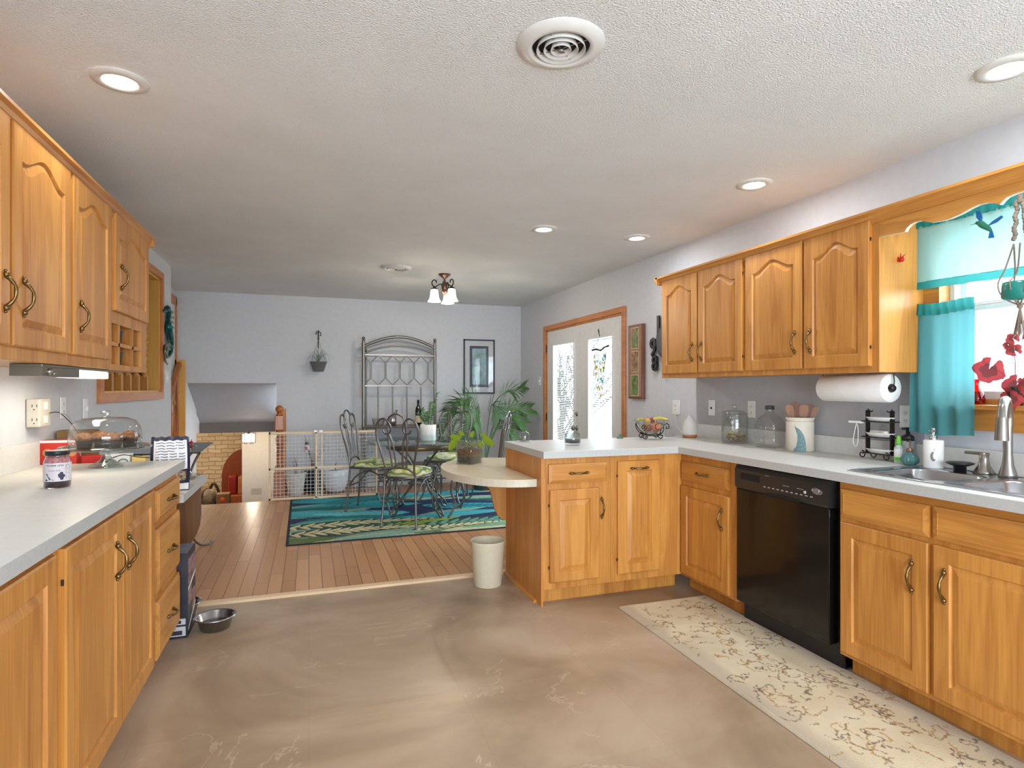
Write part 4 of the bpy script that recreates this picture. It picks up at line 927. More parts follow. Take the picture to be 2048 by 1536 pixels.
m.build('stem', mat('red_stem', (150, 110, 100), .6), t)
t = thing('red_glass_vase', 'small red glass vase on the window sill beside the cafe curtain', 'vase', (2.86, 1.845, WZ0+.0105))
m = M(); m.lathe([(0, .001), (.03, .001), (.034, .02), (.03, .05), (.014, .075), (.012, .1), (.018, .115)], seg=24, cap=False); m.build('glass', red_glass, t)
# macrame hanger with pot
t = thing('macrame_hanger', 'knotted macrame plant hanger with a teal pot in front of the window', 'plant hanger', (2.66, 1.553, 0))
m = M(); m.cyl((0, 0, 2.02), (0, 0, 2.09), .010, seg=10)
for s in (-1, 1):
    pts = []
    for k in range(14):
        z = 2.03-.012*k; pts.append((.003*math.cos(k*PI/2+s), s*(.010+.0009*k)+.002*math.sin(k*PI/2), z))
    m.tube(smooth(pts, 3), .007, 8, rad=[.006+.003*abs(math.sin(i*.9)) for i in range(40)])
    for dx in (-1, 1): m.curve([(0, s*.022, 1.86), (dx*.03, s*.035, 1.76), (dx*.048, s*.05, 1.70), (dx*.04, s*.035, 1.645), (0, 0, 1.612)], .003, 6)
m.curve([(0, 0, 1.86), (0, .01, 1.75), (-.06, 0, 1.70), (-.04, 0, 1.64), (0, 0, 1.612)], .003, 6)
for k in range(18):
    a_ = k*2.4; m.cyl((0, 0, 1.612), (.02*math.cos(a_), .02*math.sin(a_), 1.49+.004*(k % 3)), .0022, .0018, seg=5)
m.sphere((0, 0, 1.608), .011, 10); m.build('rope', rope, t)
m = M(); m.lathe([(0, 1.632), (.048, 1.634), (.06, 1.645), (.058, 1.69), (.056, 1.705), (.052, 1.705), (.052, 1.69), (0, 1.688)], seg=28, cap=False); m.build('pot', mat('teal_pot', (30, 128, 118), .3), t)
# glass birds
t = thing('glass_hummingbird', 'blue and green glass hummingbird hanging before the teal valance', 'ornament', (2.62, 1.655, 1.945))
m = M(); P = smooth([(0, .03, .022), (0, .02, .02), (0, .008, .008), (0, -.01, -.008), (0, -.022, -.022)], 5); n = len(P); m.tube(P, .01, 10, rad=[.004+.009*math.sin(PI*(k/(n-1))**.8)**.8 for k in range(n)]); m.sphere((0, .03, .024), .008, 10); m.build('body', mat('green_art_glass', (60, 150, 120), .1, Transmission_Weight=.5), t)
m = M(); m.cyl((0, .036, .024), (0, .06, .022), .0016, .0005, 6); m.build('beak', iron, t)
blue_m = mat('blue_art_glass', (40, 120, 190), .1, Transmission_Weight=.6)
for (a, b2, c_) in [((0, .016, .02), (0, .035, .075), (.0, .018, .07)), ((0, -.008, .0), (0, -.06, .03), (0, -.066, .022))]:
    m = M(); P = [Vector(a), (Vector(a)+Vector(b2))/2+Vector((0, .008, 0)), Vector(b2), Vector(c_), (Vector(a)+Vector(c_))/2-Vector((0, .006, .004))]; n = 5
    m.add([p+Vector((s*.002, 0, 0)) for s in (-1, 1) for p in P], [tuple(range(n)), tuple(range(9, 4, -1))]+[(i, (i+1) % n, (i+1) % n+n, i+n) for i in range(n)]); m.build('wing', blue_m, t)
m = M(); P = [Vector((0, -.018, -.018)), Vector((0, -.012, -.05)), Vector((0, -.034, -.052)), Vector((0, -.026, -.02))]; m.add([p+Vector((s*.002, 0, 0)) for s in (-1, 1) for p in P], [(0, 1, 2, 3), (7, 6, 5, 4), (0, 1, 5, 4), (1, 2, 6, 5), (2, 3, 7, 6), (3, 0, 4, 7)]); m.build('tail', blue_m, t)
m = M(); m.cyl((0, .01, .02), (0, .01, .15), .0004, seg=4); m.build('thread', chrome, t)
m = M(); m.sphere((0, 0, 0), .012, 10, sy=1.4); 
for dy, dz in ((.022, .022), (-.004, .03), (-.026, .022), (.026, -.008), (-.02, -.012)): m.cyl((0, 0, 0), (-.006, dy, dz), .006, .001, 6)
place(m, 'red_bird_ornament', mat('red_art_glass', (214, 30, 34), .1, Transmission_Weight=.3), (2.662, 2.052, 1.895), 'small red glass bird stuck on the cabinet side near the window', 'ornament')

# ---------------------------------------------------------------- wall plates
def plate(loc, rz, lb, kind='switch', n=1, w=.07, h=.115, mm=None):
    t = thing({'switch': 'light_switch', 'outlet': 'wall_outlet', 'jack': 'wall_jack'}[kind], lb, {'switch': 'switch', 'outlet': 'outlet', 'jack': 'outlet'}[kind], loc, rz)
    W = w+.046*(n-1); m = M(); m.bbox(-W/2, W/2, -.006, 0, -h/2, h/2, .002); m.build('cover_plate', mm or white_g, t)
    for k in range(n):
        x = (k-(n-1)/2)*.046; m = M()
        if kind == 'switch': m.bbox(x-.006, x+.006, -.018, -.005, -.014, .010, .002); m.build('toggle', mm or white_g, t)
        elif kind == 'outlet':
            for z in (.02, -.02):
                m = M(); m.bbox(x-.016, x+.016, -.008, -.006, z-.014, z+.014, .001)
                for dx in (-.006, .006): m.box(x+dx-.001, x+dx+.001, -.0086, -.0079, z-.002, z+.007, 1)
                m.box(x-.002, x+.002, -.0086, -.0079, z-.009, z-.005, 1); m.build('socket', [mm or white_g, dark_hole], t)
        else: m.bbox(-.008, .008, -.009, -.006, -.008, .006, .001); m.build('port', dark_hole, t)
    return t
plate((WR-.001, 4.137, 1.125), -R90, 'double wall outlet above the fruit bowl with a white plug', 'outlet', 1, .1)
plate((WR-.007, 3.677, 1.137), -R90, 'wall jack plate between diffuser and glass canister', 'jack')
plate((WR-.007, 3.257, 1.14), -R90, 'wall outlet behind the glass canister', 'outlet')
plate((WR-.001, 7.16, 1.376), -R90, 'light switch on the right wall just before the french doors', 'switch')
plate((WR-.007, 2.16, 1.14), -R90, 'white outlet half hidden between rack and cafe curtain', 'outlet')
plate((WL+.001, 4.07, 1.165), R90, 'light switch on the left wall behind the cake dome', 'switch')
plate((WL+.001, 3.74, 1.18), R90, 'white wall outlet on the left wall between tap and switch', 'outlet')
plate((WL+.001, 6.16, 1.38), R90, 'light switch below the metal seahorse at the left wall end', 'switch')
plate((-.745, 9.599, -.262), 0, 'wide outlet plate on the pale lower hall wall', 'outlet', 2, .1, .09, mat('beige_plate', (190, 180, 164), .5))
t = thing('outlet_tap', 'beige plug-in outlet box on the left wall above the jelly jar', 'outlet', (WL+.002, 3.37, 1.168), R90)
bei = mat('beige_plastic', (206, 196, 182), .5)
m = M(); m.bbox(-.062, .062, -.055, 0, -.066, .066, .006); m.build('housing', bei, t)
for z in (.032, -.032):
    m = M()
    for dy in (-.012, .006): m.box(-.0632, -.0618, dy-.031-.0012, dy-.031+.0012, z-.004, z+.008)
    m.box(-.0632, -.0618, -.0345, -.030, z-.018, z-.013); m.build('socket', dark_hole, t)
    m = M(); m.bbox(-.02, .02, -.058, -.054, z-.018, z+.018, .002); m.build('socket', white_g, t)
t = tag(M().curve([(-1.178, 3.40, 1.165), (-1.15, 3.43, 1.165), (-1.12, 3.47, 1.12), (-1.10, 3.5, 1.07), (-1.09, 3.55, 1.02)], .0022, 6, 8).build('power_cord', black_p), 'thin dark cord curving from the beige outlet box behind the cake dome', 'cord')
t = tag(M().curve([(-1.176, 3.41, 1.155), (-1.13, 3.44, 1.158), (-1.10, 3.46, 1.11), (-1.10, 3.44, 1.09), (-1.08, 3.435, 1.03), (-1.06, 3.432, .95)], .002, 6, 8).build('power_cord', nickel), 'thin grey cord dropping from the beige outlet box', 'cord')
t = tag(M().curve([(-.93, 3.43, .935), (-.88, 3.43, .95), (-.82, 3.435, .937), (-.76, 3.44, .93)], .0022, 6, 8).build('charging_cord', black_p), 'thin black cord lying behind the cake stand foot', 'cord')
t = tag(M().curve([(WR-.012, 4.12, 1.10), (WR-.03, 4.115, 1.06), (WR-.02, 4.10, .98), (WR-.03, 4.02, .93)], .0025, 6, 8).build('power_cord', white_g), 'white cord hanging from the outlet beside the fruit bowl', 'cord')
# ---------------------------------------------------------------- items on the left worktop
t = thing('cake_stand', 'clear glass pedestal cake stand with a domed glass cover', 'cake stand', (-.90, 3.235, Z1))
m = M(); m.lathe([(0, .002), (.068, .002), (.07, .007), (.05, .018), (.024, .035), (.018, .06), (.022, .078), (.03, .086), (.17, .092), (.184, .088), (.187, .094), (.18, .101), (.16, .0985), (0, .0985)], seg=56, cap=False)
m.build('stand', pressed_glass, t)
m = M(); m.lathe([(.143, .1), (.146, .102), (.144, .15), (.136, .192), (.118, .218), (.085, .23), (.02, .234), (.012, .238), (.014, .244), (.026, .252), (.026, .258), (.014, .264), (0, .265)], seg=56, cap=False); m.build('dome', glass, t)
muf = mat('muffin_crumb', (122, 82, 54), .95, noise=.4, nscale=60, bump=1, bscale=70); cup_m = mat('dark_paper_cup', (58, 46, 42), .8)
for k, (dx, dy, lb) in enumerate([(-.072, -.045, 'front left'), (-.03, .045, 'back left'), (.045, -.04, 'front right'), (.085, .045, 'back right')]):
    t = thing('muffin', 'streusel muffin in a dark paper cup under the glass dome, '+lb, 'muffin', (-.90+dx, 3.235+dy, Z1+.0992), k*1.3, 'muffins under the glass dome')
    m = M()
    def cupf(u, v): a_ = 2*PI*u; r_ = .026+.008*v+.0012*math.cos(24*a_); return (r_*math.cos(a_), r_*math.sin(a_), .034*v)
    m.grid(72, 3, cupf); m.build('paper_cup', cup_m, t)
    m = M(); rr = random.Random(k)
    ph = [rr.uniform(0, 6) for _ in range(3)]
    def topf(u, v):
        a_ = 2*PI*u; b2 = v*PI/2; r_ = .043*math.cos(b2*.98)*(1+.07*math.sin(3*a_+ph[0])+.04*math.sin(7*a_+ph[1])) if v > .12 else .034+.009*v/.12
        z = .031+(.034*math.sin(b2))*(1+.08*math.sin(4*a_+ph[2]))
        return (r_*math.cos(a_), r_*math.sin(a_), z)
    m.grid(40, 12, topf); m.build('crown', muf, t)
# grape jelly jar
t = thing('jelly_jar', 'glass jar of grape jelly with black lid at the worktop front', 'jar', (-.888, 2.635, Z1))
m = M(); m.lathe([(0, 0), (.036, 0), (.042, .006), (.0425, .095), (.037, .11), (.0345, .116), (.0345, .122)], seg=40, cap=False); m.build('glass', glass, t)
m = M(); m.lathe([(0, .002), (.035, .002), (.0405, .007), (.041, .094), (0, .094)], seg=36, cap=False); m.build('jelly', mat('grape_jelly', (44, 16, 30), .15), t)
m = M(); m.lathe([(.0412, .094), (.0365, .108), (.033, .115), (0, .116)], seg=36, cap=False); m.build('jelly_smears', mat('jelly_smears', (190, 120, 126), .3, noise=.5, nscale=150), t)
m = M(); m.lathe([(.0352, .12), (.038, .121), (.038, .135), (.036, .1375)], seg=36, cap=False); m.build('lid', black_p, t)
m = M(); m.lathe([(0, .1376), (.0355, .1376)], seg=36, cap=False); m.build('lid_top', white_g, t)
m = M(); m.lathe([(.0428, .026), (.0428, .094)], seg=60, cap=False); m.build('label', mat('jar_label', (214, 206, 210), .5), t)
front = math.atan2(-2.635, .888)
fn = on_cyl(.0431, front)
ink = mat('label_ink', (38, 34, 40), .5); plum = mat('plum_ink', (150, 110, 150), .5)
m = M(); flat_text(m, 'FOOD    LION', .0085, lambda x, y, z: fn(x-.008, .082+y), bold=True, extrude=0)
lion = [(-.004, 0), (-.002, .001), (-.001, .004), (.001, .003), (.004, .005), (.005, .003), (.0035, 0), (.002, 0), (.0015, .0015), (-.001, .0015), (-.002, 0)]
m.add([fn(x-.009, .0825+y) for x, y in lion], [tuple(range(len(lion)))])
m.build('brand_print', ink, t)
m = M(); flat_text(m, 'Grape Jelly', .0088, lambda x, y, z: fn(x-.010, .064+y), extrude=0); m.build('name_print', plum, t)
m = M()
for (cx, cy, r_) in [(.012, .055, .006), (.008, .045, .006), (.018, .046, .006), (.013, .037, .006), (.006, .05, .005)]: m.add([fn(cx+r_*math.cos(k*PI/6), cy+r_*math.sin(k*PI/6)) for k in range(12)], [tuple(range(12))])
m.add([fn(x, y) for x, y in [(-.038, .055), (-.034, .056), (-.022, .036), (-.012, .03), (-.013, .034), (-.026, .034)]], [(0, 1, 2, 3, 4, 5)])
m.add([fn(x, y) for x, y in [(-.04, .036), (-.03, .032), (-.02, .030), (-.01, .028), (-.01, .027), (-.04, .027)]], [(0, 1, 2, 3, 4, 5)])
m.build('grape_art', mat('grape_art', (52, 52, 74), .5, noise=.4, nscale=200), t)
m = M()
for k in range(12): m.add([fn(x, .086-.0048*k+y) for x, y in [(.026, 0), (.043 if k % 3 else .038, 0), (.043 if k % 3 else .038, -.0016 if k > 2 else -.003), (.026, -.0016 if k > 2 else -.003)]], [(0, 1, 2, 3)])
o = m.build('facts_print', ink, t); o['kind'] = 'stuff'
# things standing on the low desk behind the worktop
def boxthing(name, lb, x0, x1, y0, y1, z0, h, mm, cat='box', extra=None, rz=0):
    t = thing(name, lb, cat, ((x0+x1)/2, (y0+y1)/2, z0), rz); m = M(); w2, d2 = (x1-x0)/2, (y1-y0)/2; m.bbox(-w2, w2, -d2, d2, 0, h, .002); m.build('carton', mm, t)
    if extra: extra(t, w2, d2, h)
    return t
def red_art(t, w2, d2, h):
    m = M(); m.lathe([(.0, 0), (.8*w2, 0)], (0, 0, 0), 4) if False else None
    m = M()
    for k in range(3): m.prism([(-w2+.012+.05*k+.02*(1+math.cos(a_*PI/8)), h-.06+.02*math.sin(a_*PI/8)) for a_ in range(16)], -d2-.0012, -d2-.0002, 'xz')
    m.build('front_art', mat('tan_print', (206, 142, 92), .6), t)
    m = M(); m.box(-w2, w2, -d2-.001, -d2+.001, h-.012, h); m.build('top_band', white_g, t)
DZ = .7308
boxthing('snack_box', 'red snack carton behind the jelly jar', -1.236, -1.085, 3.452, 3.525, DZ, .298, mat('red_print', (206, 52, 40), .5), extra=red_art)
boxthing('wooden_crate', 'brown wooden box behind the red snack carton', -1.225, -1.06, 3.62, 3.70, DZ, .335, mat('brown_crate', (132, 104, 62), .7, noise=.2))
boxthing('snack_box', 'short red carton seen below the glass cake plate', -1.07, -.985, 3.47, 3.53, DZ, .215, mat('bright_red_print', (198, 40, 36), .5))
boxthing('patterned_tin', 'white tin with grey medallion pattern below the cake plate', -.975, -.87, 3.50, 3.57, DZ, .215, white_g,
         extra=lambda t, w2, d2, h: [M().tube([(cx+.022*math.cos(a_*PI/10), -d2-.001, h-.045+.022*math.sin(a_*PI/10)) for a_ in range(20)], .003, 5, closed=True).build('medallion', mat('medallion_teal', (110, 130, 132), .6), t) for cx in (-.028, .024)])
boxthing('yellow_tin', 'pale yellow box at the right of the patterned tin', -.86, -.80, 3.50, 3.55, DZ, .20, mat('pale_yellow_print', (230, 196, 116), .6))
# snack bag
t = thing('snack_bag', 'dark blue snack bag with a white text panel at the worktop end', 'bag', (-.705, 3.60, DZ), R(8))
def bagf(sy):
    def f_(u, v):
        x = -.088+.176*u; z = .292*v; th = .034*math.sin(PI*min(1, max(0, u)))**.6*(1-v**3)*(.3+.7*min(1, v*6)); return (x*(1+.06*math.sin(v*PI)), sy*th+.003*math.sin(25*u+9*v), z+.003*math.sin(30*u)*v)
    return f_
m = M(); m.grid(24, 24, bagf(-1)); m.grid(24, 24, bagf(1)); m.build('pouch', mat('navy_foil', (38, 40, 60), .25, noise=.3, nscale=30), t)
m = M()
def pan(u0, u1, v0, v1, off):
    f0 = bagf(-1)
    def f_(u, v):
        p = f0(u0+(u1-u0)*u, v0+(v1-v0)*v); return (p[0], p[1]-off, p[2])
    return f_
m.grid(20, 16, pan(.08, .93, .40, .93, .001)); m.build('text_panel', mat('white_print', (226, 226, 232), .4), t)
m = M()
for k in range(9): m.grid(10, 1, pan(.13, .88 if k % 4 != 3 else .6, .88-.05*k, .895-.05*k, .0016))
o = m.build('fine_print', mat('print_grey', (90, 92, 104), .5), t); o['kind'] = 'stuff'
m = M(); m.grid(12, 6, pan(.1, .9, .2, .37, .001)); m.build('photo_strip', mat('snack_photo', (150, 124, 100), .5, noise=.9, nscale=90), t)
m = M(); m.grid(12, 6, pan(.5, .98, .02, .14, .001)); m.build('lower_label', white_g, t)
t = thing('napkin_plate', 'clear plate with a silver dish on the low desk end', 'plate', (-.72, 4.0, DZ))
m = M(); m.lathe([(0, .003), (.07, .003), (.098, .03), (.094, .03), (.066, .008), (0, .008)], seg=32, cap=False); m.lathe([(.03, 0), (.034, .003)], seg=20, cap=False); m.build('plate', glass, t)
m = M(); m.lathe([(0, .03), (.05, .034), (.055, .045), (.03, .062), (0, .066)], seg=20, cap=False, sy=.7); m.lathe([(.03, .008), (.02, .032)], seg=20, cap=False); m.build('silver_dish', chrome, t)
# glass console table beyond the desk
t = thing('glass_console', 'glass-topped console table with scrolled iron legs by the left wall', 'table', (-.97, 4.92, 0))
m = M(); m.prism([(-.25, -.42), (.27, -.42), (.243, .38), (-.25, .40)], .838, .848, 'xy'); m.build('table_top', smoked, t)
for k, (x, y) in enumerate([(.12, .33), (.12, -.32), (-.18, .33), (-.18, -.32)]):
    m = M(); m.curve([(x+.08, y, .836), (x, y, .72), (x-.05, y, .55), (x-.05, y, .3), (x-.03, y, .12), (x+.01, y*1.2, .03), (x+.06, y*1.3, .010), (x+.10, y*1.35, .022), (x+.09, y*1.35, .04)], .009, 8, 6); m.build('leg', gunmetal, t)
m = M(); m.curve([(.04, .33, .5), (-.07, 0, .5), (.04, -.32, .5)], .008); m.build('brace', gunmetal, t)
m = M(); m.sphere((0, 0, .014), .014, 10); m.cyl((0, 0, .026), (.002, 0, .04), .003); place(m, 'red_trinket', mat('red_enamel', (196, 30, 30), .3), (-.86, 5.12, .8485), 'small red trinket on the glass console table', 'ornament')
# metal seahorse on the left wall
t = thing('metal_seahorse', 'teal and bronze metal seahorse hung at the end of the left wall', 'wall art', (WL+.012, 6.10, 1.77))
teal_met = mat('patina_teal', (30, 96, 98), .3, .7, noise=.4, nscale=25)
m = M(); P = smooth([(.02, -.20, .20), (.02, -.12, .20), (.02, -.06, .235), (.02, .0, .20), (.02, -.02, .14), (.03, -.07, .06), (.025, .03, -.01), (.02, .10, -.08), (.02, .07, -.16), (.02, -.05, -.205), (.02, -.16, -.17), (.02, -.15, -.11), (.02, -.09, -.12), (.02, -.10, -.15)], 6); n = len(P)
rk = [.009, .012, .026, .022, .018, .034, .030, .022, .017, .014, .012, .010, .009, .007]
m.tube(P, .02, 10, rad=[rk[min(13, k//6)]*(1-(k % 6)/6)+rk[min(13, k//6+1)]*((k % 6)/6) for k in range(n)]); m.build('body', teal_met, t)
m = M()
for k in range(9):
    a_ = Vector((.02, .06+.015*math.sin(k), .20-.04*k)); d = Vector((.0, .13+.03*(k % 2), .03-.008*k)); m.add([a_+Vector((0, -.07, .02)), a_+Vector((0, -.07, -.02)), a_+d*.8+Vector((.012, 0, -.01)), a_+d+Vector((-.004, 0, .012))], [(0, 1, 2, 3)])
for q in ((-.03, .27), (-.07, .285), (.0, .25)): m.add([(.02, q[0]-.02, q[1]-.04), (.02, q[0]+.02, q[1]-.045), (.02, q[0]+.01, q[1]+.02)], [(0, 1, 2)])
m.curve([(.02, -.13, -.10), (.03, -.20, -.16), (.02, -.14, -.24), (.02, -.05, -.27)], .009, 8)
m.build('fins', mat('bronze_fins', (136, 142, 104), .3, .7), t)
m = M(); m.cyl((-.012, 0, .05), (.02, 0, .05), .004); m.build('mount', iron, t)

# ---------------------------------------------------------------- floor items
t = thing('pet_bowl', 'stainless steel pet bowl on the vinyl floor, nearer the camera', 'pet bowl', (-.475, 3.505, .0005), 0, 'steel pet bowls')
m = M(); m.lathe([(0, 0), (.072, 0), (.088, .06), (.103, .064), (.105, .068), (.1, .0695), (.086, .066), (.07, .01), (0, .008)], seg=48, cap=False); m.build('bowl', steel, t)
m = M(); m.lathe([(0, .03), (.073, .03)], seg=36, cap=False); m.build('water', thin_glass('water', (200, 206, 206), 1.5), t)
dup(t, (-.685, 3.775, .0005), 0, 'stainless steel pet bowl half hidden behind the dark carton')
t = thing('appliance_carton', 'tall narrow dark printed carton standing at the end of the left drawers', 'box', (-.645, 3.50, 0))
m = M(); m.bbox(-.115, .055, -.085, .13, .001, .435, .002); m.build('carton', mat('navy_carton', (28, 30, 44), .4, noise=.3, nscale=14), t)
m = M(); m.box(-.112, .052, -.08, .126, .4352, .436); m.build('top_flap', mat('carton_top', (120, 126, 140), .5, noise=.15), t)
m = M()
for (a, b2, c_, d_) in [(-.075, .115, .27, .40), (-.07, .02, .16, .25), (.03, .115, .09, .21)]: m.box(.0545, .056, a, b2, c_, d_)
m.build('product_photo', mat('carton_photo', (130, 104, 108), .4, noise=.8, nscale=30), t)
m = M(); m.add([(.0562, -.08, .235), (.0562, -.08, .255), (.0562, .125, .30), (.0562, .125, .285)], [(0, 1, 2, 3)]); m.build('stripe', white_g, t); m = M(); m.add([(.0562, -.08, .03), (.0562, -.08, .05), (.0562, .125, .13), (.0562, .125, .12)], [(0, 1, 2, 3)]); m.build('stripe', white_g, t)
m = M()
for z0, z1 in ((.012, .06), (.07, .10)): m.box(-.112, .045, -.0862, -.085, z0, z1)
m.build('shipping_label', mat('grey_label', (186, 186, 192), .6), t)
m = M(); m.box(-.10, .0, -.0868, -.0862, .05, .053); m.box(-.02, .03, -.0868, -.0862, .018, .04); m.box(-.01, .025, -.0868, -.0862, .076, .092); m.build('label_print', ink, t)
t = thing('waste_bin', 'cream plastic waste bin under the half-round table', 'bin', (1.105, 3.70, .0))
m = M(); m.lathe([(0, .001), (.088, .001), (.09, .004), (.112, .285), (.115, .292), (.111, .294), (.105, .284), (.085, .012), (0, .010)], seg=40, cap=False); m.build('bucket', mat('cream_plastic', (214, 206, 182), .5), t)
# terrarium with pothos
t = thing('glass_planter', 'square glass planter of dark gravel with pothos on the half-round table', 'planter', (1.10, 4.15, .7405), R(38))
h_ = .072; m = M(); L_ = [rrect(0, 0, a, a, .016, z) for a, z in [(h_, .002), (h_, .165), (h_-.004, .166), (h_-.005, .006)]]; n = len(L_[0])
m.add([p for q in L_ for p in q], [(a*n+i, a*n+(i+1) % n, (a+1)*n+(i+1) % n, (a+1)*n+i) for a in range(3) for i in range(n)]+[tuple(range(n))], smooth=True); m.build('glass', glass, t)
def fill(z0, z1, mm, nm):
    m = M(); L_ = [rrect(0, 0, h_-.007, h_-.007, .014, z) for z in (z0, z1)]; n = len(L_[0]); m.add([p for q in L_ for p in q], [(i, (i+1) % n, (i+1) % n+n, i+n) for i in range(n)]+[tuple(range(n)), tuple(range(n, 2*n))]); m.build(nm, mm, t)
fill(.007, .055, mat('dark_gravel', (50, 58, 56), .6, noise=.8, nscale=70, bump=.8, bscale=60), 'gravel'); fill(.055, .105, mat('brown_potting_mix', (120, 74, 48), .9, noise=.6, nscale=60, bump=.8, bscale=80), 'potting_mix')
def heart_leaf(m, base, tip, nrm, w_, cup=.15, mi=0):
    base, tip, nrm = Vector(base), Vector(tip), Vector(nrm); ax = tip-base; L1 = ax.length; ax.normalize(); nrm = (nrm-ax*nrm.dot(ax)).normalized(); sd = ax.cross(nrm)
    def f_(u, v):
        s = (u-.5)*2; wd = w_*(math.sin(PI*min(1, (v*.93+.07)))**.55)*(1-.45*v) if v < 1 else 0
        return base+ax*(L1*v-(.12*L1*abs(s)*(1-v)**2))+sd*(s*wd)+nrm*(cup*w_*s*s-.10*L1*v*v)
    m.grid(8, 10, f_, mi)
Rz = Matrix.Rotation(-R(38), 3, 'Z')
pl = [((-.03, 0, .10), (-.115, -.05, .17), (-.165, -.06, .10), .034), ((-.02, 0, .10), (-.08, -.04, .18), (-.15, -.02, .205), .03), ((0, .02, .1), (-.05, .0, .20), (-.07, .02, .24), .022), ((.01, 0, .1), (.01, -.01, .19), (.035, .0, .235), .02),
      ((.03, 0, .1), (.10, -.02, .175), (.19, -.02, .125), .042), ((.02, 0, .1), (.06, -.05, .15), (.085, -.075, .115), .022), ((0, -.02, .1), (.01, -.045, .145), (.0, -.08, .125), .022), ((.02, 0, .1), (.1, .0, .19), (.13, .03, .215), .024), ((-.01, .0, .1), (-.02, -.03, .155), (-.045, -.06, .165), .02)]
for a, b2, c_, w_ in pl:
    a, b2, c_ = Rz @ Vector(a), Rz @ Vector(b2), Rz @ Vector(c_)
    m = M(); heart_leaf(m, b2, c_, Rz @ Vector((-.1, -.8, .6)), w_); lf_ = m.build('leaf', leaf_y, t)
    m = M(); m.curve([a, (a+b2)/2+Vector((0, 0, .012)), b2], .0016, 5, 6); m.build('petiole', leaf_g, lf_)
# kitchen runner rug (vertex painted pile)
def painted(name, W, H, cell, thick, paint, mm, lumps=None):
    nx, ny = int(W/cell), int(H/cell); xs = np.linspace(0, W, nx+1); ys = np.linspace(0, H, ny+1); X, Y = np.meshgrid(xs, ys)
    Z = np.full_like(X, thick)
    if lumps is not None: Z = Z+lumps(X, Y)
    edge = (X < cell*.6) | (Y < cell*.6) | (X > W-cell*.6) | (Y > H-cell*.6); Z2 = np.where(edge, 0.001, Z)
    col = paint(X, Y)
    v = np.stack([X, Y, Z2], -1).reshape(-1, 3)
    idx = np.arange((nx+1)*(ny+1)).reshape(ny+1, nx+1); f_ = np.stack([idx[:-1, :-1], idx[:-1, 1:], idx[1:, 1:], idx[1:, :-1]], -1).reshape(-1, 4)
    me = bpy.data.meshes.new(name); me.from_pydata(v.tolist(), [], f_.tolist()); me.materials.append(mm)
    ca = me.color_attributes.new('Col', 'FLOAT_COLOR', 'POINT'); rgba = np.ones((v.shape[0], 4), np.float32); rgba[:, :3] = col.reshape(-1, 3); ca.data.foreach_set('color', rgba.ravel())
    me.polygons.foreach_set('use_smooth', [True]*len(f_)); me.update(); o = bpy.data.objects.new(name, me); COL.objects.link(o); return o
def lin(r, g, b): return np.array(srgb(r, g, b)[:3])
def vnoise(X, Y, sc, seed):
    rg = np.random.RandomState(seed); G = rg.rand(64, 64); x = X*sc; y = Y*sc; xi = np.floor(x).astype(int); yi = np.floor(y).astype(int); fx = x-xi; fy = y-yi; fx = fx*fx*(3-2*fx); fy = fy*fy*(3-2*fy)
    g = lambda a, b: G[a % 64, b % 64]
    return (g(xi, yi)*(1-fx)+g(xi+1, yi)*fx)*(1-fy)+(g(xi, yi+1)*(1-fx)+g(xi+1, yi+1)*fx)*fy
def runner_paint(X, Y):
    c = np.zeros(X.shape+(3,)); n1 = vnoise(X, Y, 6, 1); n2 = vnoise(X, Y, 30, 2)
    t = np.clip(n1*.7+n2*.3, 0, 1)[..., None]; c[:] = lin(206, 190, 158)*(1-t)+lin(226, 212, 182)*t
    W = X.max(); d = np.minimum(np.minimum(X, W-X), Y); bd = (np.clip((.06+.07*vnoise(X, Y, 9, 5)-d)/.05, 0, 1)*.8)[..., None]; c = c*(1-bd)+lin(190, 174, 154)*bd
    rg = np.random.RandomState(4); cols = [lin(150, 104, 50), lin(116, 84, 62), lin(170, 126, 52), lin(92, 74, 70)]
    for k in range(360):
        x, y = rg.uniform(.06, W-.05), rg.uniform(.05, Y.max()-.05); ang = rg.uniform(0, 6.28); n = rg.randint(5, 26); cc = cols[rg.randint(4)]
        for q in range(n):
            ang += rg.uniform(-1.0, 1.0); x += .006*math.cos(ang); y += .006*math.sin(ang); r_ = rg.uniform(.0015, .0036)
            i0, i1 = max(0, int((y-.01)/.004)), int((y+.01)/.004)+1; j0, j1 = max(0, int((x-.01)/.004)), int((x+.01)/.004)+1
            if q % 7 == 6: r_ *= 1.9
            m_ = (X[i0:i1, j0:j1]-x)**2+(Y[i0:i1, j0:j1]-y)**2 < r_*r_*1.6; sub = c[i0:i1, j0:j1]; sub[m_] = sub[m_]*.35+cc*.65
    return c
rug = painted('kitchen_runner', .60, 2.35, .004, .010, runner_paint, vcol('runner_pile', .95, .6), lambda X, Y: .012*np.exp(-((X)/.02)**2)*np.exp(-((Y-1.22)/.12)**2)+.003*vnoise(X, Y, 5, 9))
rug.location = (1.695, .70, .001); rug.rotation_euler = (0, 0, R(-.3)); tag(rug, 'cream runner rug with worn brown floral scribbles before the dishwasher', 'rug')
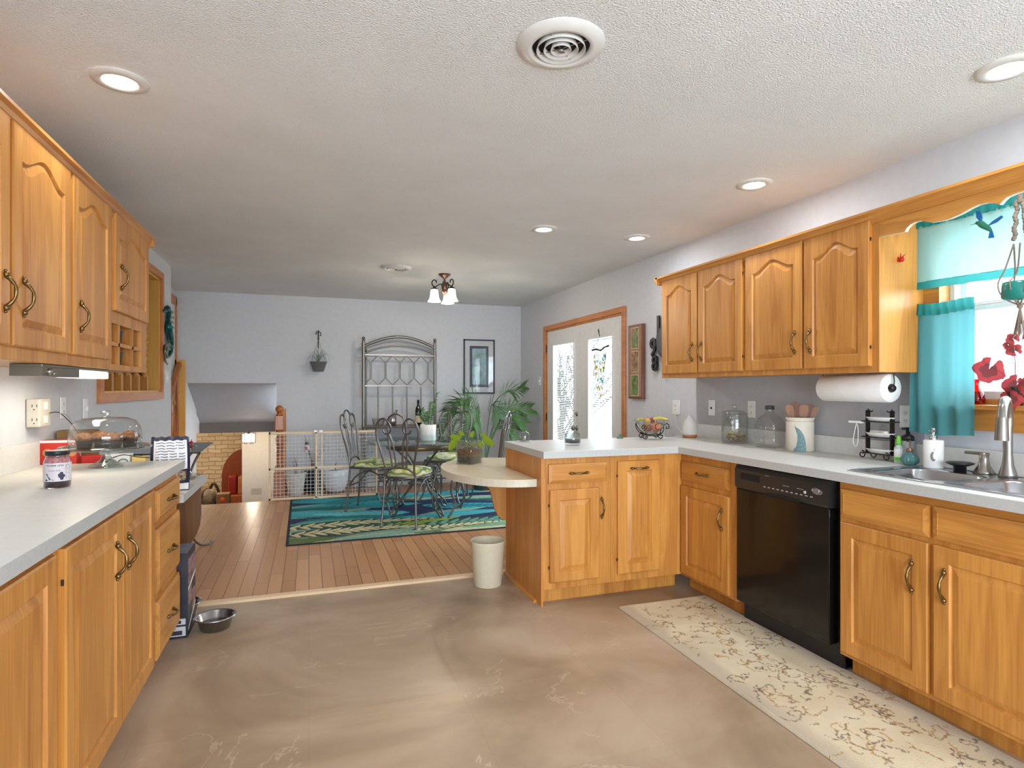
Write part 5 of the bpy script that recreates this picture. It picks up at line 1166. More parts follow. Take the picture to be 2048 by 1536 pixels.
# dining rug: tropical leaves
def leafpaint(c, X, Y, x0, y0, ang, L1, W1, bend, cA, cB, freq, serr, rg):
    ca, sa = math.cos(ang), math.sin(ang); dx = X-x0; dy = Y-y0; u = (dx*ca+dy*sa)/L1; v = (-dx*sa+dy*ca)-bend*L1*4*u*(1-u)
    ok = (u > 0) & (u < 1); uu = np.clip(u, 0, 1); half = W1*np.sin(PI*uu**.8)**.75
    rel = np.abs(v)/np.maximum(half, 1e-4); ph = (uu*L1-1.1*np.abs(v)-1.2*v*v/W1+.012*np.sin(9*uu+x0*7)); st = np.sin(2*PI*freq*ph+np.sign(v)*.9)
    m_ = ok & (rel < (1 if not serr else np.where(st > .55*rel-.1, 1, .55)))
    sh = (.82+.3*uu)[..., None]; base = (cA*sh if not serr else cA*np.ones_like(sh)); c[m_] = base[m_]
    if serr: m2 = m_ & (st > -.15+1.1*np.clip(rel, 0, 1)) & (rel > .06); c[m2] = cB
    else: m2 = m_ & (st > .5); c[m2] = c[m2]*.45+cB*.55
    m3 = m_ & (np.abs(v) < .003+.003*(1-uu)); c[m3] = cB
def frondpaint(c, X, Y, x0, y0, ang, L1, W1, bend, cA, cB, n, rg, full=True):
    if full: leafpaint(c, X, Y, x0, y0, ang, L1, W1*.92, bend, cA, cA*1.15, 3, False, rg)
    ca, sa = math.cos(ang), math.sin(ang); cell = X[0, 1]-X[0, 0]; ny_, nx_ = X.shape
    for i in range(n):
        for sg in (-1, 1):
            u = (i+.3*(sg > 0)+.5)/n; px_, py_ = u*L1, bend*L1*4*u*(1-u); l_ = W1*1.25*math.sin(PI*u**.7)**.6*rg.uniform(.8, 1.1); th = sg*(.95-.55*u)
            wd = L1/n*.30
            m0, m1 = px_, py_; e0, e1 = px_+l_*math.cos(th), py_+l_*math.sin(th)
            A_ = (x0+m0*ca-m1*sa, y0+m0*sa+m1*ca); E_ = (x0+e0*ca-e1*sa, y0+e0*sa+e1*ca)
            j0, j1 = int((min(A_[0], E_[0])-.04)/cell), int((max(A_[0], E_[0])+.04)/cell)+1; i0, i1 = int((min(A_[1], E_[1])-.04)/cell), int((max(A_[1], E_[1])+.04)/cell)+1
            i0, j0 = max(0, i0), max(0, j0)
            if i1 <= i0 or j1 <= j0 or i0 >= ny_ or j0 >= nx_: continue
            xs, ys = X[i0:i1, j0:j1]-A_[0], Y[i0:i1, j0:j1]-A_[1]; dx, dy = E_[0]-A_[0], E_[1]-A_[1]; q = math.hypot(dx, dy)+1e-6; uu = (xs*dx+ys*dy)/q/q; vv = (-xs*dy+ys*dx)/q-sg*.18*q*4*uu*(1-uu)*-.5
            msk = (uu > .05) & (uu < 1) & (np.abs(vv) < wd*np.sin(PI*np.clip(uu, 0, 1)**.75)**.8); c[i0:i1, j0:j1][msk] = cB
def tropic_paint(X, Y):
    c = np.zeros(X.shape+(3,)); c[:] = lin(26, 40, 84); rg = np.random.RandomState(11)
    teal, turq, dk, gr, cr, lg, sea, blu = lin(0, 118, 124), lin(50, 176, 190), lin(34, 78, 66), lin(66, 100, 62), lin(220, 210, 166), lin(160, 178, 70), lin(112, 172, 156), lin(120, 205, 215)
    pal = [(dk, gr), (teal, turq), (turq, blu), (sea, cr), (dk, cr), (teal, dk), (gr, lg), (turq, teal), (cr, sea)]
    H = Y.max()
    for k in range(64):
        y = rg.uniform(-.1, H); x = rg.uniform(-.4, X.max()); fr = y/H
        ch = [0, 4, 3, 6, 4, 8] if fr < .3 else [1, 2, 7, 3, 5, 2]; a, b = pal[ch[rg.randint(6)]]
        ang = rg.uniform(-.45, .35)+(PI if rg.rand() < .35 else 0); L1 = rg.uniform(.7, 1.2)
        if k % 3 == 1: frondpaint(c, X, Y, x, y, ang, L1, rg.uniform(.11, .17), rg.uniform(-.06, .08), a, b, 13, rg)
        else: leafpaint(c, X, Y, x, y, ang, L1, rg.uniform(.09, .18), rg.uniform(-.08, .1), a, b, rg.uniform(14, 24), False, rg)
    leafpaint(c, X, Y, .0, .72, -.12, 1.1, .14, .05, sea, turq, 20, False, rg); leafpaint(c, X, Y, 1.1, .62, .1, 1.1, .12, .05, turq, blu, 20, False, rg)
    frondpaint(c, X, Y, -.15, .60, .0, 1.5, .15, .03, dk, cr, 15, rg); frondpaint(c, X, Y, -.1, .32, -.02, 1.35, .16, .05, dk, cr, 15, rg); frondpaint(c, X, Y, 1.2, .40, .02, 1.4, .15, -.03, dk, sea, 15, rg)
    leafpaint(c, X, Y, .35, .06, .10, 1.3, .10, .04, sea, cr, 26, False, rg); leafpaint(c, X, Y, 1.5, .12, .05, 1.2, .09, .04, sea, lg, 24, False, rg); frondpaint(c, X, Y, 1.05, .18, .08, .9, .09, .03, gr, cr, 12, rg)
    W, H = X.max(), Y.max(); bd = (X < .022) | (Y < .022) | (X > W-.022) | (Y > H-.022); c[bd] = lin(24, 38, 54)
    wv = (.93+.07*np.sin(X*2*PI/.014)*np.sin(Y*2*PI/.014))[..., None]; return c*wv
rug = painted('dining_rug', 2.72, 2.08, .007, .008, tropic_paint, vcol('flatweave', .8, .25)); rug.location = (-.18, 5.10, .0045); rug.rotation_euler = (0, 0, R(.6)); tag(rug, 'teal, navy and green tropical leaf rug under the dining table', 'rug')

# ---------------------------------------------------------------- dining set
def cushion_mat():
    m, nt, b = newmat('palm_print_fabric'); L = nt.links.new; tc = N(nt, 'ShaderNodeTexCoord')
    wv = N(nt, 'ShaderNodeTexWave', wave_type='RINGS', i_Scale=7.0, i_Distortion=9.0, i_Detail=1.5); wv.inputs['Detail Scale'].default_value = .8; L(tc.outputs['Object'], wv.inputs['Vector'])
    cr = N(nt, 'ShaderNodeValToRGB'); cr.color_ramp.interpolation = 'CONSTANT'; e = cr.color_ramp.elements
    e[0].position = 0; e[0].color = srgb(232, 226, 200); e[1].position = .34; e[1].color = srgb(196, 204, 70)
    for p, c_ in ((.55, (150, 172, 50)), (.72, (222, 214, 176)), (.84, (110, 132, 96))): q = cr.color_ramp.elements.new(p); q.color = srgb(*c_)
    L(wv.outputs['Fac'], cr.inputs[0]); L(cr.outputs[0], b.inputs['Base Color']); b.inputs['Roughness'].default_value = .85; return m
cush_m = cushion_mat()
def make_chair(loc, rz, lb):
    t = thing('dining_chair', lb, 'chair', loc, rz, 'scrolled metal dining chairs')
    yb = lambda z: -.205-.10*(z-.45)/.57 if z > .45 else -.205-.035*(1-z/.45)
    B = lambda x, z: (x, yb(z), z)
    m = M()
    for s in (-1, 1): m.curve([B(s*x, z) for x, z in [(.15, .45), (.14, .54), (.16, .66), (.195, .80), (.20, .90), (.172, .975), (.115, .995), (.07, .955), (.058, .90), (.08, .862), (.115, .862), (.135, .895)]], .0098, 8, 5)
    m.build('back_frame', gunmetal, t)
    m = M(); m.curve([B(x, z) for x, z in [(-.032, .54), (-.036, .65), (-.052, .78), (-.082, .87), (-.088, .95), (-.062, 1.012), (0, 1.038), (.062, 1.012), (.088, .95), (.082, .87), (.052, .78), (.036, .65), (.032, .54)]], .0088, 8, 5); m.build('centre_arch', gunmetal, t)
    for s in (-1, 1):
        m = M(); m.curve([B(s*x, z) for x, z in [(.068, .54), (.076, .66), (.09, .78), (.088, .862)]], .0085, 8, 5); m.build('spindle', gunmetal, t)
    m = M(); m.curve([B(x, z) for x, z in [(-.148, .49), (-.075, .535), (0, .545), (.075, .535), (.148, .49)]], .0095, 8, 5); m.build('lower_rail', gunmetal, t)
    for s in (-1, 1):
        m = M(); m.curve([B(s*.15, .46), B(s*.152, .30), B(s*.160, .15), (s*.168, -.245, .012)], .0105, 8, 5); m.lathe([(0, 0), (.014, 0), (.014, .012), (.009, .02)], (s*.168, -.245, .0), 12); m.build('leg', gunmetal, t)
        m = M(); m.curve([(s*.19, .18, .44), (s*.215, .225, .36), (s*.212, .235, .25), (s*.195, .20, .14), (s*.21, .225, .06), (s*.235, .25, .014)], .0105, 8, 6); m.lathe([(0, 0), (.014, 0), (.014, .012), (.009, .02)], (s*.236, .251, .0), 12); m.build('leg', gunmetal, t)
        m = M(); m.curve([(s*.155, -.21, .27), (s*.17, -.13, .37), (s*.18, 0, .425), (s*.2, .12, .38), (s*.21, .2, .27)], .008, 7, 5)
        m.curve([(s*.2, .19, .42), (s*.20, .13, .34), (s*.2, .11, .24), (s*.2, .13, .14), (s*.2, .18, .10), (s*.2, .215, .14), (s*.2, .19, .19)], .008, 7, 6); m.build('side_scroll', gunmetal, t)
    m = M(); m.tube([(-.155, -.222, .26), (.155, -.222, .26)], .008, 7); m.build('stretcher', gunmetal, t)
    m = M(); ring = [(-.155, -.205, .452), (.155, -.205, .452), (.205, .0, .452), (.2, .17, .452), (.12, .225, .452), (-.12, .225, .452), (-.2, .17, .452), (-.205, .0, .452)]
    m.tube(ring, .011, 8, closed=True); m.build('seat_frame', gunmetal, t)
    m = M()
    def outline(a_):
        c_, s_ = math.cos(a_), math.sin(a_); x = .205*math.copysign(abs(c_)**.55, c_); y = .21*math.copysign(abs(s_)**.55, s_); return x*(.82+.18*(y+.21)/.42), y+.012
    def cf(u, v):
        x, y = outline(2*PI*u); prof = [(0.0, .0), (.97, .0), (1.0, .012), (1.0, .028), (.93, .046), (.7, .062), (.35, .069), (.0, .071)]; k = v*7; i = min(6, int(k)); f_ = k-i; r_ = prof[i][0]*(1-f_)+prof[i+1][0]*f_; z = prof[i][1]*(1-f_)+prof[i+1][1]*f_
        return (x*r_, .012+(y-.012)*r_, .458+z)
    m.grid(56, 21, cf); m.build('seat_cushion', cush_m, t)
    return t
fz = lambda dx, dy: math.atan2(-dx, dy)   # rotation whose local +y points along (dx, dy)
FZ = .0128
ch = make_chair((.89, 5.60, FZ), fz(.5, .86), 'scrolled metal dining chair nearest the camera, its back to us')
dup(ch, (.65, 6.34, FZ), fz(.88, -.42), 'scrolled metal dining chair on the left side by the gate')
dup(ch, (1.50, 6.66, FZ), fz(-.55, -.82), 'scrolled metal dining chair on the far side of the glass table')
dup(ch, (1.63, 5.76, FZ), fz(-.84, .45), 'scrolled metal dining chair at the right beside the palm')
t = thing('dining_table', 'round glass dining table on a scrolled bronze base', 'table', (1.08, 6.05, FZ))
m = M(); m.lathe([(0, .718), (.552, .718), (.56, .722), (.56, .727), (.552, .73), (0, .73)], seg=72, cap=False); m.build('table_top', table_glass, t)
m = M(); m.lathe([(.325, .655), (.335, .655), (.34, .68), (.335, .708), (.325, .708)], seg=48, cap=False)
for k in range(20):
    a_ = 2*PI*k/20; m.tube([(x*math.cos(a_)-y*math.sin(a_), x*math.sin(a_)+y*math.cos(a_), z) for x, y, z in spiral((.29, 0, .706), .035, .006, 0, 3*PI, 12, 'xy')], .005, 5)
m.build('scrolled_apron', mat('bronze_apron', (120, 96, 76), .35, .7), t)
m = M(); m.tube([(.26*math.cos(2*PI*k/32), .26*math.sin(2*PI*k/32), .706) for k in range(32)], .006, 6, closed=True); m.build('support_ring', gunmetal, t)
for k in range(4):
    a_ = 2*PI*k/4+.5; ca, sa = math.cos(a_), math.sin(a_); P = [(.3, .67), (.2, .58), (.1, .48), (.09, .36), (.15, .24), (.26, .14), (.34, .06), (.36, .012), (.30, .03), (.29, .07), (.32, .10)]
    m = M(); m.curve([(ca*r_, sa*r_, z) for r_, z in P], .011, 8, 6); m.tube([(ca*(.20+x), sa*(.20+x), z) for x, y, z in spiral((0, 0, .40), .06, .015, PI, -1.4*PI, 22)], .008, 6); m.build('leg', gunmetal, t)
m = M(); m.sphere((0, 0, .42), .03, 14); m.lathe([(0, .36), (.1, .38), (.1, .4), (0, .42)], seg=20, cap=False); m.tube([(.12*math.cos(2*PI*k/24), .12*math.sin(2*PI*k/24), .30) for k in range(24)], .008, 6, closed=True); m.build('hub', gunmetal, t)
# plant on the table
TZ = FZ+.7305
t = thing('succulent_pot', 'white cylinder pot with a leggy jade plant on the glass table', 'plant', (1.175, 6.10, TZ))
m = M(); m.lathe([(0, 0), (.075, 0), (.08, .005), (.084, .16), (.08, .162), (.076, .155), (.076, .14), (0, .14)], seg=36, cap=False); m.build('pot', [white_g], t)
m = M(); m.lathe([(.0812, .0), (.0822, .05)], seg=36, cap=False); m.build('glaze_band', mat('celadon_glaze', (196, 214, 208), .3), t)
m = M(); m.lathe([(0, .142), (.075, .141)], seg=24, cap=False); m.build('soil', soil, t)
rr = random.Random(2)
for k, (dx, dy, h_) in enumerate([(-.07, 0, .34), (.03, .02, .40), (.10, 0, .50), (-.02, -.02, .30), (.06, -.03, .36), (-.1, .02, .28)]):
    m = M(); P = smooth([(dx*.2, dy, .14), (dx*.5, dy, .14+(h_-.14)*.5), (dx*.95, dy, h_-.01)], 6); m.tube(P, .004, 6); 
    for q in range(4, 13):
        p = P[min(q, len(P)-1)]
        for s in (-1, 1): d = Vector((s*rr.uniform(.018, .032), rr.uniform(-.015, .015), rr.uniform(.0, .02))); heart_leaf(m, p, p+d, (0, -.6, .8), .009)
    m.build('stem', leaf_g, t)

# ---------------------------------------------------------------- baker's rack
t = thing('bakers_rack', 'tall pewter metal baker\'s rack with arched lattice back', 'rack', (1.10, 7.62, .004))
XL, XR_ = -.452, .455
m = M()
for x in (XL, XR_): m.tube([(x, .0, .0), (x, 0, 1.86)], .021 if x < 0 else .018, 12); m.lathe([(.016, 1.86), (.02, 1.875), (.012, 1.885)], (x, 0, 0), 14); m.sphere((x, 0, 1.905), .022, 14)
m.build('front_posts', pewter, t) if False else None
for x in (XL, XR_):
    m = M(); m.tube([(x, .0, .0), (x, 0, 1.86)], .022 if x < 0 else .017, 12); m.lathe([(.016, 1.86), (.02, 1.875), (.012, 1.885)], (x, 0, 0), 14); m.sphere((x, 0, 1.905), .022, 14); m.build('post', pewter, t)
    m = M(); m.curve([(x+.05, .2, 0), (x+.05, .2, 1.6), (x+.045, .19, 1.76), (x+.03, .12, 1.80), (x+.01, .03, 1.74), (x, 0, 1.68)], .012, 10, 4); m.build('rear_post', pewter, t)
arch = lambda z0, rise, n=24: [(XL+(XR_-XL)*k/n, 0, z0+rise*math.sin(PI*k/n)**.9) for k in range(n+1)]
m = M(); m.tube(arch(1.80, .135), .018, 10); m.tube(arch(1.715, .105), .01, 8); m.tube(arch(1.76, .115), .006, 6); m.build('arch', pewter, t)
m = M()
for z in (1.70, 1.31): m.box(XL, XR_, -.012, .012, z-.009, z+.009)
n = 5; W5 = (XR_-XL)/n
for k in range(n):
    xc = XL+W5*(k+.5)
    for dx in (-.008, .008): m.tube([(xc+dx, 0, 1.40), (xc+dx, 0, 1.61)], .006, 6)
    for s in (-1, 1): m.tube([(xc+s*.008, 0, 1.61), (xc+s*W5*.5, 0, 1.695)], .006, 6); m.tube([(xc+s*.008, 0, 1.40), (xc+s*W5*.5, 0, 1.318)], .006, 6)
    m.tube([(xc-.05, -.01, 1.69), (xc-.05, -.1, 1.675), (xc+.05, -.1, 1.675), (xc+.05, -.01, 1.69)], .0035, 5)
for k in range(1, 5): m.tube([(XL+W5*k, 0, .80), (XL+W5*k, 0, 1.31)], .009, 8)
m.build('lattice', pewter, t)
for z, nm in ((.80, 'shelf'), (.30, 'shelf')):
    m = M(); m.bbox(XL-.01, XR_+.06, -.17, .22, z-.015, z, .004); m.tube([(XL-.01, -.18, z-.008), (XR_+.06, -.18, z-.008), (XR_+.06, .22, z-.008), (XL-.01, .22, z-.008)], .01, 8, closed=True); m.build(nm, mat('rack_shelf', (120, 108, 98), .4), t)
for x in (XL, XR_+.05):
    m = M(); m.tube([(x, -.17, .0), (x, -.17, .79)], .014, 8); m.tube(spiral((x, -.11, .72), .05, .015, -PI/2, 1.8*PI, 20, 'yz'), .007, 6); m.build('leg', pewter, t)
RZ = .8045
def wl(name, mb, mm, x, y, lb, cat): return place(mb, name, mm, (x, y, RZ), lb, cat)
t = thing('wine_bottle', 'dark wine bottle with cream label on the baker\'s rack shelf', 'bottle', (1.325, 7.55, RZ))
m = M(); m.lathe([(0, 0), (.036, 0), (.038, .006), (.038, .19), (.032, .225), (.016, .255), (.014, .31), (.016, .312), (.016, .33), (0, .332)], seg=28, cap=False); m.build('glass', mat('dark_bottle_glass', (18, 24, 16), .1), t)
m = M(); m.lathe([(.0386, .04), (.0386, .13)], seg=28, cap=False); m.build('label', mat('cream_label', (214, 200, 168), .7), t)
m = M(); m.lathe([(0, 0), (.06, 0), (.085, .09), (.09, .095), (.082, .092), (.057, .008), (0, .006)], seg=24, cap=False); wl('glass_bowl', m, glass, .83, 7.60, 'clear glass serving bowl on the left of the rack shelf', 'bowl')
m = M(); m.lathe([(0, 0), (.05, 0), (.055, .12), (.05, .12), (.046, .006), (0, .006)], seg=20, cap=False); m.tube([(0, 0, .05), (.05, -.02, .19)], .016, 12); m.lathe([(.01, 0), (.02, .003), (.02, .01)], (.05, -.02, .19), 14); wl('cocktail_shaker', m, steel, 1.0, 7.58, 'steel utensil with a tilted hollow handle on the rack shelf', 'shaker')

# ---------------------------------------------------------------- wall decor
t = thing('framed_print', 'black framed blue-green floral print with white mat on the back wall', 'picture', (2.232, YB-.002, 1.582))
w2, h2 = .222, .375
m = M(); 
for a, b2, c_, d_ in [(-w2, -w2+.018, -h2, h2), (w2-.018, w2, -h2, h2), (-w2, w2, h2-.018, h2), (-w2, w2, -h2, -h2+.018)]: m.box(a, b2, -.025, 0, c_, d_)
m.build('frame', mat('charcoal_frame', (54, 56, 64), .4), t)
m = M(); m.box(-w2+.01, w2-.01, -.010, -.003, -h2+.01, h2-.01); m.build('mat_board', mat('mat_white', (222, 226, 230), .8), t)
m = M(); m.box(-.135, .135, -.0115, -.0101, -.285, .285); m.build('inner_mat', mat('slate_mat', (62, 76, 100), .8), t)
m = M(); m.box(-.10, .10, -.013, -.0116, -.25, .25); m.build('artwork', mat('floral_wash', (150, 186, 190), .6, noise=.45, nscale=9), t)
m = M(); m.box(-w2+.018, w2-.018, -.019, -.017, -h2+.018, h2-.018); m.build('glazing', thin_glass('picture_glass', (250, 250, 250), 1.2), t)
t = thing('flower_panel', 'tall brown framed panel with three garden flower pictures', 'picture', (WR-.002, 4.725, 1.525), -R90)
m = M(); m.bbox(-.122, .122, -.035, 0, -.338, .338, .004); m.build('frame', wood('walnut_frame', (96, 58, 42), (136, 88, 66), 2), t)
m = M(); m.box(-.105, .105, -.037, -.0345, -.32, .32); m.build('mat_board', mat('rose_brown_mat', (160, 122, 102), .8, noise=.1), t)
for z, c1 in ((.215, (120, 128, 90)), (.0, (150, 120, 88)), (-.215, (104, 124, 76))):
    m = M(); m.box(-.066, .066, -.0385, -.0370, z-.097, z+.097); bd = m.build('border', mat('cream_border', (214, 196, 150), .8), t)
    m = M(); m.box(-.06, .06, -.0392, -.0384, z-.091, z+.091); m.build('photo', mat('garden_photo', c1, .6, noise=.6, nscale=22), t)
    m = M(); rr = random.Random(int(z*100)+50)
    for q in range(3 if z > -.1 else 0): x, zz = rr.uniform(-.04, .02), z+rr.uniform(-.0, .07); m.add([(x+.016*math.cos(a_*PI/4)*(1 if a_ % 2 else .6), -.0397, zz+.018*math.sin(a_*PI/4)*(1 if a_ % 2 else .6)) for a_ in range(8)], [tuple(range(8))])
    if m.v: m.build('blossom', mat('pink_blossom', (212, 120, 110), .6), t)
t = thing('numeral_clock', 'grey round wall clock with oversized black numerals beside the cabinets', 'clock', (WR-.003, 4.25, 1.68), -R90)
m = M(); m.lathe([(0, -.03), (.12, -.03), (.15, -.024), (.155, -.018), (.155, -.008), (0, -.008)], seg=48, axis='y', cap=False); m.build('disc', mat('slate_disc', (84, 86, 92), .4, noise=.15, nscale=8), t)
m = M(); m.cyl((0, -.032, 0), (-.04, -.032, .07), .003); m.cyl((0, -.032, 0), (.07, -.032, .03), .003)
m.build('hands', white_g, t)
for s_txt, x, z, sz in (('1', -.115, .055, .24), ('2', .03, .055, .24), ('9', -.195, -.115, .22), ('8', -.17, -.245, .19), ('6', .0, -.27, .17), ('3', .2, -.08, .2)):
    m = M(); flat_text(m, s_txt, sz, lambda a, b2, c_: (x+a, -.020+c_, z+b2), extrude=.008, bold=True); m.build('numeral', black_p, t)
# hanging planter on the back wall
t = thing('hanging_planter', 'grey hanging basket with a wispy plant on an iron wall bracket', 'planter', (.112, YB-.13, 1.49))
m = M(); m.lathe([(0, 0), (.06, 0), (.066, .01), (.098, .11), (.106, .115), (.106, .125), (.096, .125), (.09, .112), (0, .11)], seg=32, cap=False); m.build('basket', mat('grey_plastic_pot', (104, 104, 100), .5), t)
m = M()
for k in range(3): a_ = 2*PI*k/3+.5; m.cyl((.1*math.cos(a_), .1*math.sin(a_), .12), (0, 0, .40), .002, seg=5)
m.build('wires', mat('green_wire', (104, 112, 100), .5), t)
m = M(); m.cyl((0, .127, .30), (0, .127, .53), .006); m.curve([(0, .127, .48), (0, .06, .52), (0, -.005, .49), (0, -.005, .44), (0, .01, .41), (0, .0, .40)], .005); m.tube(spiral((0, .0, .47), .03, .03, R(-60), R(200), 14), .005, 6); m.cyl((0, .127, .50), (0, .0, .50), .005); m.sphere((0, 0, .41), .011, 8); m.build('bracket', iron, t)
rr = random.Random(8)
for k in range(20):
    a_ = rr.uniform(0, 2*PI); r_ = rr.uniform(.10, .20); hh = rr.uniform(.06, .16); end = hh-rr.uniform(.04, .22) if k % 2 else hh
    m = M(); P = smooth([(0, 0, .11), (.35*r_*math.cos(a_), .25*r_*math.sin(a_)*.5, .11+hh), (.8*r_*math.cos(a_), .5*r_*math.sin(a_)*.6, .11+hh*.9), (r_*math.cos(a_), .6*r_*math.sin(a_)*.6, .11+end*.3)], 5); n = len(P)
    m.tube(P, .002, 5, rad=[.0026*(1-.8*i/(n-1)) for i in range(n)]); m.build('blade', mat('grey_green', (120, 136, 122), .6) if k == 0 else bpy.data.materials['grey_green'], t)
# wind chime on the right-hand door
t = thing('wind_chime', 'capiz shell wind chime hanging from a driftwood bar on the door', 'wind chime', (WR-.035, 5.41, 1.60))
m = M(); m.curve([(.02, .06, .26), (.0, .04, .29), (-.01, .02, .27), (-.005, .01, .23), (0, .005, .21)], .004, 6); m.build('hook', iron, t)
m = M(); m.curve([(0, -.18, .105), (0, -.09, .095), (0, -.01, .07), (0, .08, .085), (0, .18, .082)], .009, 8); m.build('driftwood_bar', mat('dark_driftwood', (50, 46, 44), .8), t)
m = M(); m.cyl((0, .005, .215), (0, .14, .09), .0012, seg=4); m.cyl((0, .005, .215), (0, -.14, .1), .0012, seg=4)
rr = random.Random(21); shells = []
cols = [cloth('shell_teal', (130, 186, 186), .5), cloth('shell_gold', (206, 190, 104), .5), cloth('shell_pearl', (224, 222, 212), .5), mat('chime_tube', (120, 124, 120), .4, .5)]
for k in range(9):
    y = -.13+.26*k/8; ln = .16+.33*math.sin(PI*(k+.5)/9)**1.3; m.cyl((0, y, .085), (0, y*.75, .085-ln), .0007, seg=4)
    for q in range(5): shells.append((y*(1-.25*(q+1)/5), .085-ln*(.28+.18*q)+rr.uniform(-.015, .015), rr.randint(0, 3)))
m.build('strings', white_p, t)
for y, z, c_ in shells:
    m = M()
    if c_ == 3: m.cyl((-.002, y, z-.035), (-.002, y, z+.035), .0035, seg=8)
    else: r_ = rr.uniform(.014, .022); m.prism([(y+r_*math.cos(a_*PI/6), z+r_*math.sin(a_*PI/6)) for a_ in range(12)], -.004-.004*(c_), -.003-.004*c_, 'yz')
    m.build('shell' if c_ < 3 else 'chime_tube', cols[c_], t)

# ---------------------------------------------------------------- gate, newels, stair rail
t = thing('safety_gate', 'pale wooden expandable safety gate with white plastic mesh panels', 'gate', (-.43, 7.165, .0))
def gate_panel(x0, x1, y, z0, z1, nm):
    m = M(); b_ = .026
    for a, b2, c_, d_ in [(x0, x1, z1-b_, z1), (x0, x1, z0, z0+b_), (x0, x0+b_*.8, z0, z1), (x1-b_*.8, x1, z0, z1), (x0, x1, .355, .378)]: m.bbox(a, b2, y-.009, y+.009, c_, d_, .002)
    fr = m.build('panel_frame', maple, t); m = M(); x = x0+.04
    while x < x1-.01: m.box(x-.0018, x+.0018, y-.002, y+.002, z0, z1); x += .041
    z = z0+.04
    while z < z1: m.box(x0, x1, y-.002, y+.002, z-.0018, z+.0018); z += .041
    m.build('mesh_panel', white_p, fr)
gate_panel(0, .58, .022, .012, .785, ''); gate_panel(.50, 1.20, .0, .012, .785, '')
m = M()
for x in (.50, .56): m.bbox(x-.02, x+.02, -.014, .034, .775, .80, .003); m.bbox(x-.02, x+.02, -.014, .034, .004, .02, .003)
m.build('slide_clip', white_g, t)
t = thing('newel_post', 'turned wooden newel post with a ball top at the stair opening', 'post', (-.325, 7.36, .004))
m = M(); m.bbox(-.06, .05, -.05, .05, 0, .30, .004); m.bbox(-.05, .05, -.048, .048, .30, .36, .004); m.lathe([(0, .36), (.042, .36), (.05, .375), (.036, .39), (.03, .42), (.04, .62), (.044, .70), (.03, .74), (.045, .76), (.045, .79)], seg=24); m.bbox(-.048, .048, -.048, .048, .79, .965, .008); m.lathe([(0, .965), (.04, .966), (.03, .985), (.026, .995)], seg=24); m.sphere((0, 0, 1.035), .045, 20); m.build('post', cherry, t)
t = thing('half_newel', 'flat wooden half post fixed to the wall behind the ball-top newel', 'post', (-.33, YB-.022, .004))
m = M(); m.bbox(-.045, .06, -.02, .02, 0, 1.02, .003); m.build('board', wood('golden_board', (178, 106, 44), (206, 136, 66), 2), t)
t = thing('stair_rail', 'wooden stair handrail with turned balusters and end board beside the left wall', 'railing', (-1.43, 7.8, 0))
m = M(); m.bbox(-.085, .045, .06, .095, .0, 1.62, .004); m.build('end_board', wood('golden_end_board', (206, 146, 62), (230, 174, 92), 2), t)
m = M(); m.add([], []); P = [(-.02, .05, 1.56), (-.02, -.32, 1.30), (-.02, -.75, .99)]; rp = [(-.03, -.012), (-.03, .015), (-.018, .032), (.018, .032), (.03, .015), (.03, -.012)]
v = [(p[0]+a, p[1], p[2]+b2) for p in P for a, b2 in rp]; n = 6; m.add(v, [(i*n+k, i*n+(k+1) % n, (i+1)*n+(k+1) % n, (i+1)*n+k) for i in range(2) for k in range(n)]+[tuple(range(n)), tuple(range(2*n, 3*n))]); m.build('handrail', cherry, t)
for k in range(4):
    y = -.02-.17*k; zt = 1.535+(.26/.37)*(y-.05)*1.0; m = M(); h_ = zt-.25
    m.box(-.035, -.005, y-.015, y+.015, .25, .50); m.lathe([(.012, .5), (.02, .52), (.011, .54), (.014, .62), (.018, .7), (.011, zt-.28), (.019, zt-.25), (.011, zt-.22), (.012, zt-.1), (.018, zt-.06), (.011, zt-.03), (.011, zt)], (-.02, y, 0), 12); m.build('baluster', cherry, t)
m = M(); m.box(-.06, .02, -.75, .06, .0, .26); m.build('stringer', cherry, t)
# ---------------------------------------------------------------- planters behind the gate
def planter(name, lb, loc, prof, mm, twigs, tw_h, seed, spread):
    t = thing(name, lb, 'planter', loc); m = M(); m.lathe(prof, seg=40, cap=False); m.build('pot', mm, t)
    zr = prof[-3][1] if False else max(p[1] for p in prof)-.03; rr_ = max(p[0] for p in prof)-.012
    m = M(); m.lathe([(0, zr), (rr_, zr-.002)], seg=28, cap=False); m.build('soil', soil, t)
    rr = random.Random(seed)
    for k in range(twigs):
        a_ = rr.uniform(0, 2*PI); s = rr.uniform(.3, 1)*spread; h_ = tw_h*rr.uniform(.55, 1); P = smooth([(.01*math.cos(a_), .01*math.sin(a_), zr), (s*.4*math.cos(a_), s*.4*math.sin(a_), zr+h_*.5), (s*math.cos(a_), s*math.sin(a_), zr+h_)], 4)
        m = M(); m.tube(P, .003, 5, r1=.0012)
        for q in range(3): p = P[2+q*2]; m.cyl(p, p+Vector((rr.uniform(-.03, .03), rr.uniform(-.02, .02), rr.uniform(.03, .07))), .0015, .0008, 5)
        m.build('twig', mat('grey_twig', (86, 76, 68), .9) if 'grey_twig' not in bpy.data.materials else bpy.data.materials['grey_twig'], t)
    return t
planter('tapered_planter', 'tall tapered off-white planter with bare twigs behind the gate', (-.15, 7.50, .005), [(0, 0), (.075, 0), (.078, .004), (.118, .255), (.12, .27), (.11, .27), (.1, .2), (0, .2)], mat('offwhite_planter', (222, 220, 210), .5), 6, .22, 3, .06)
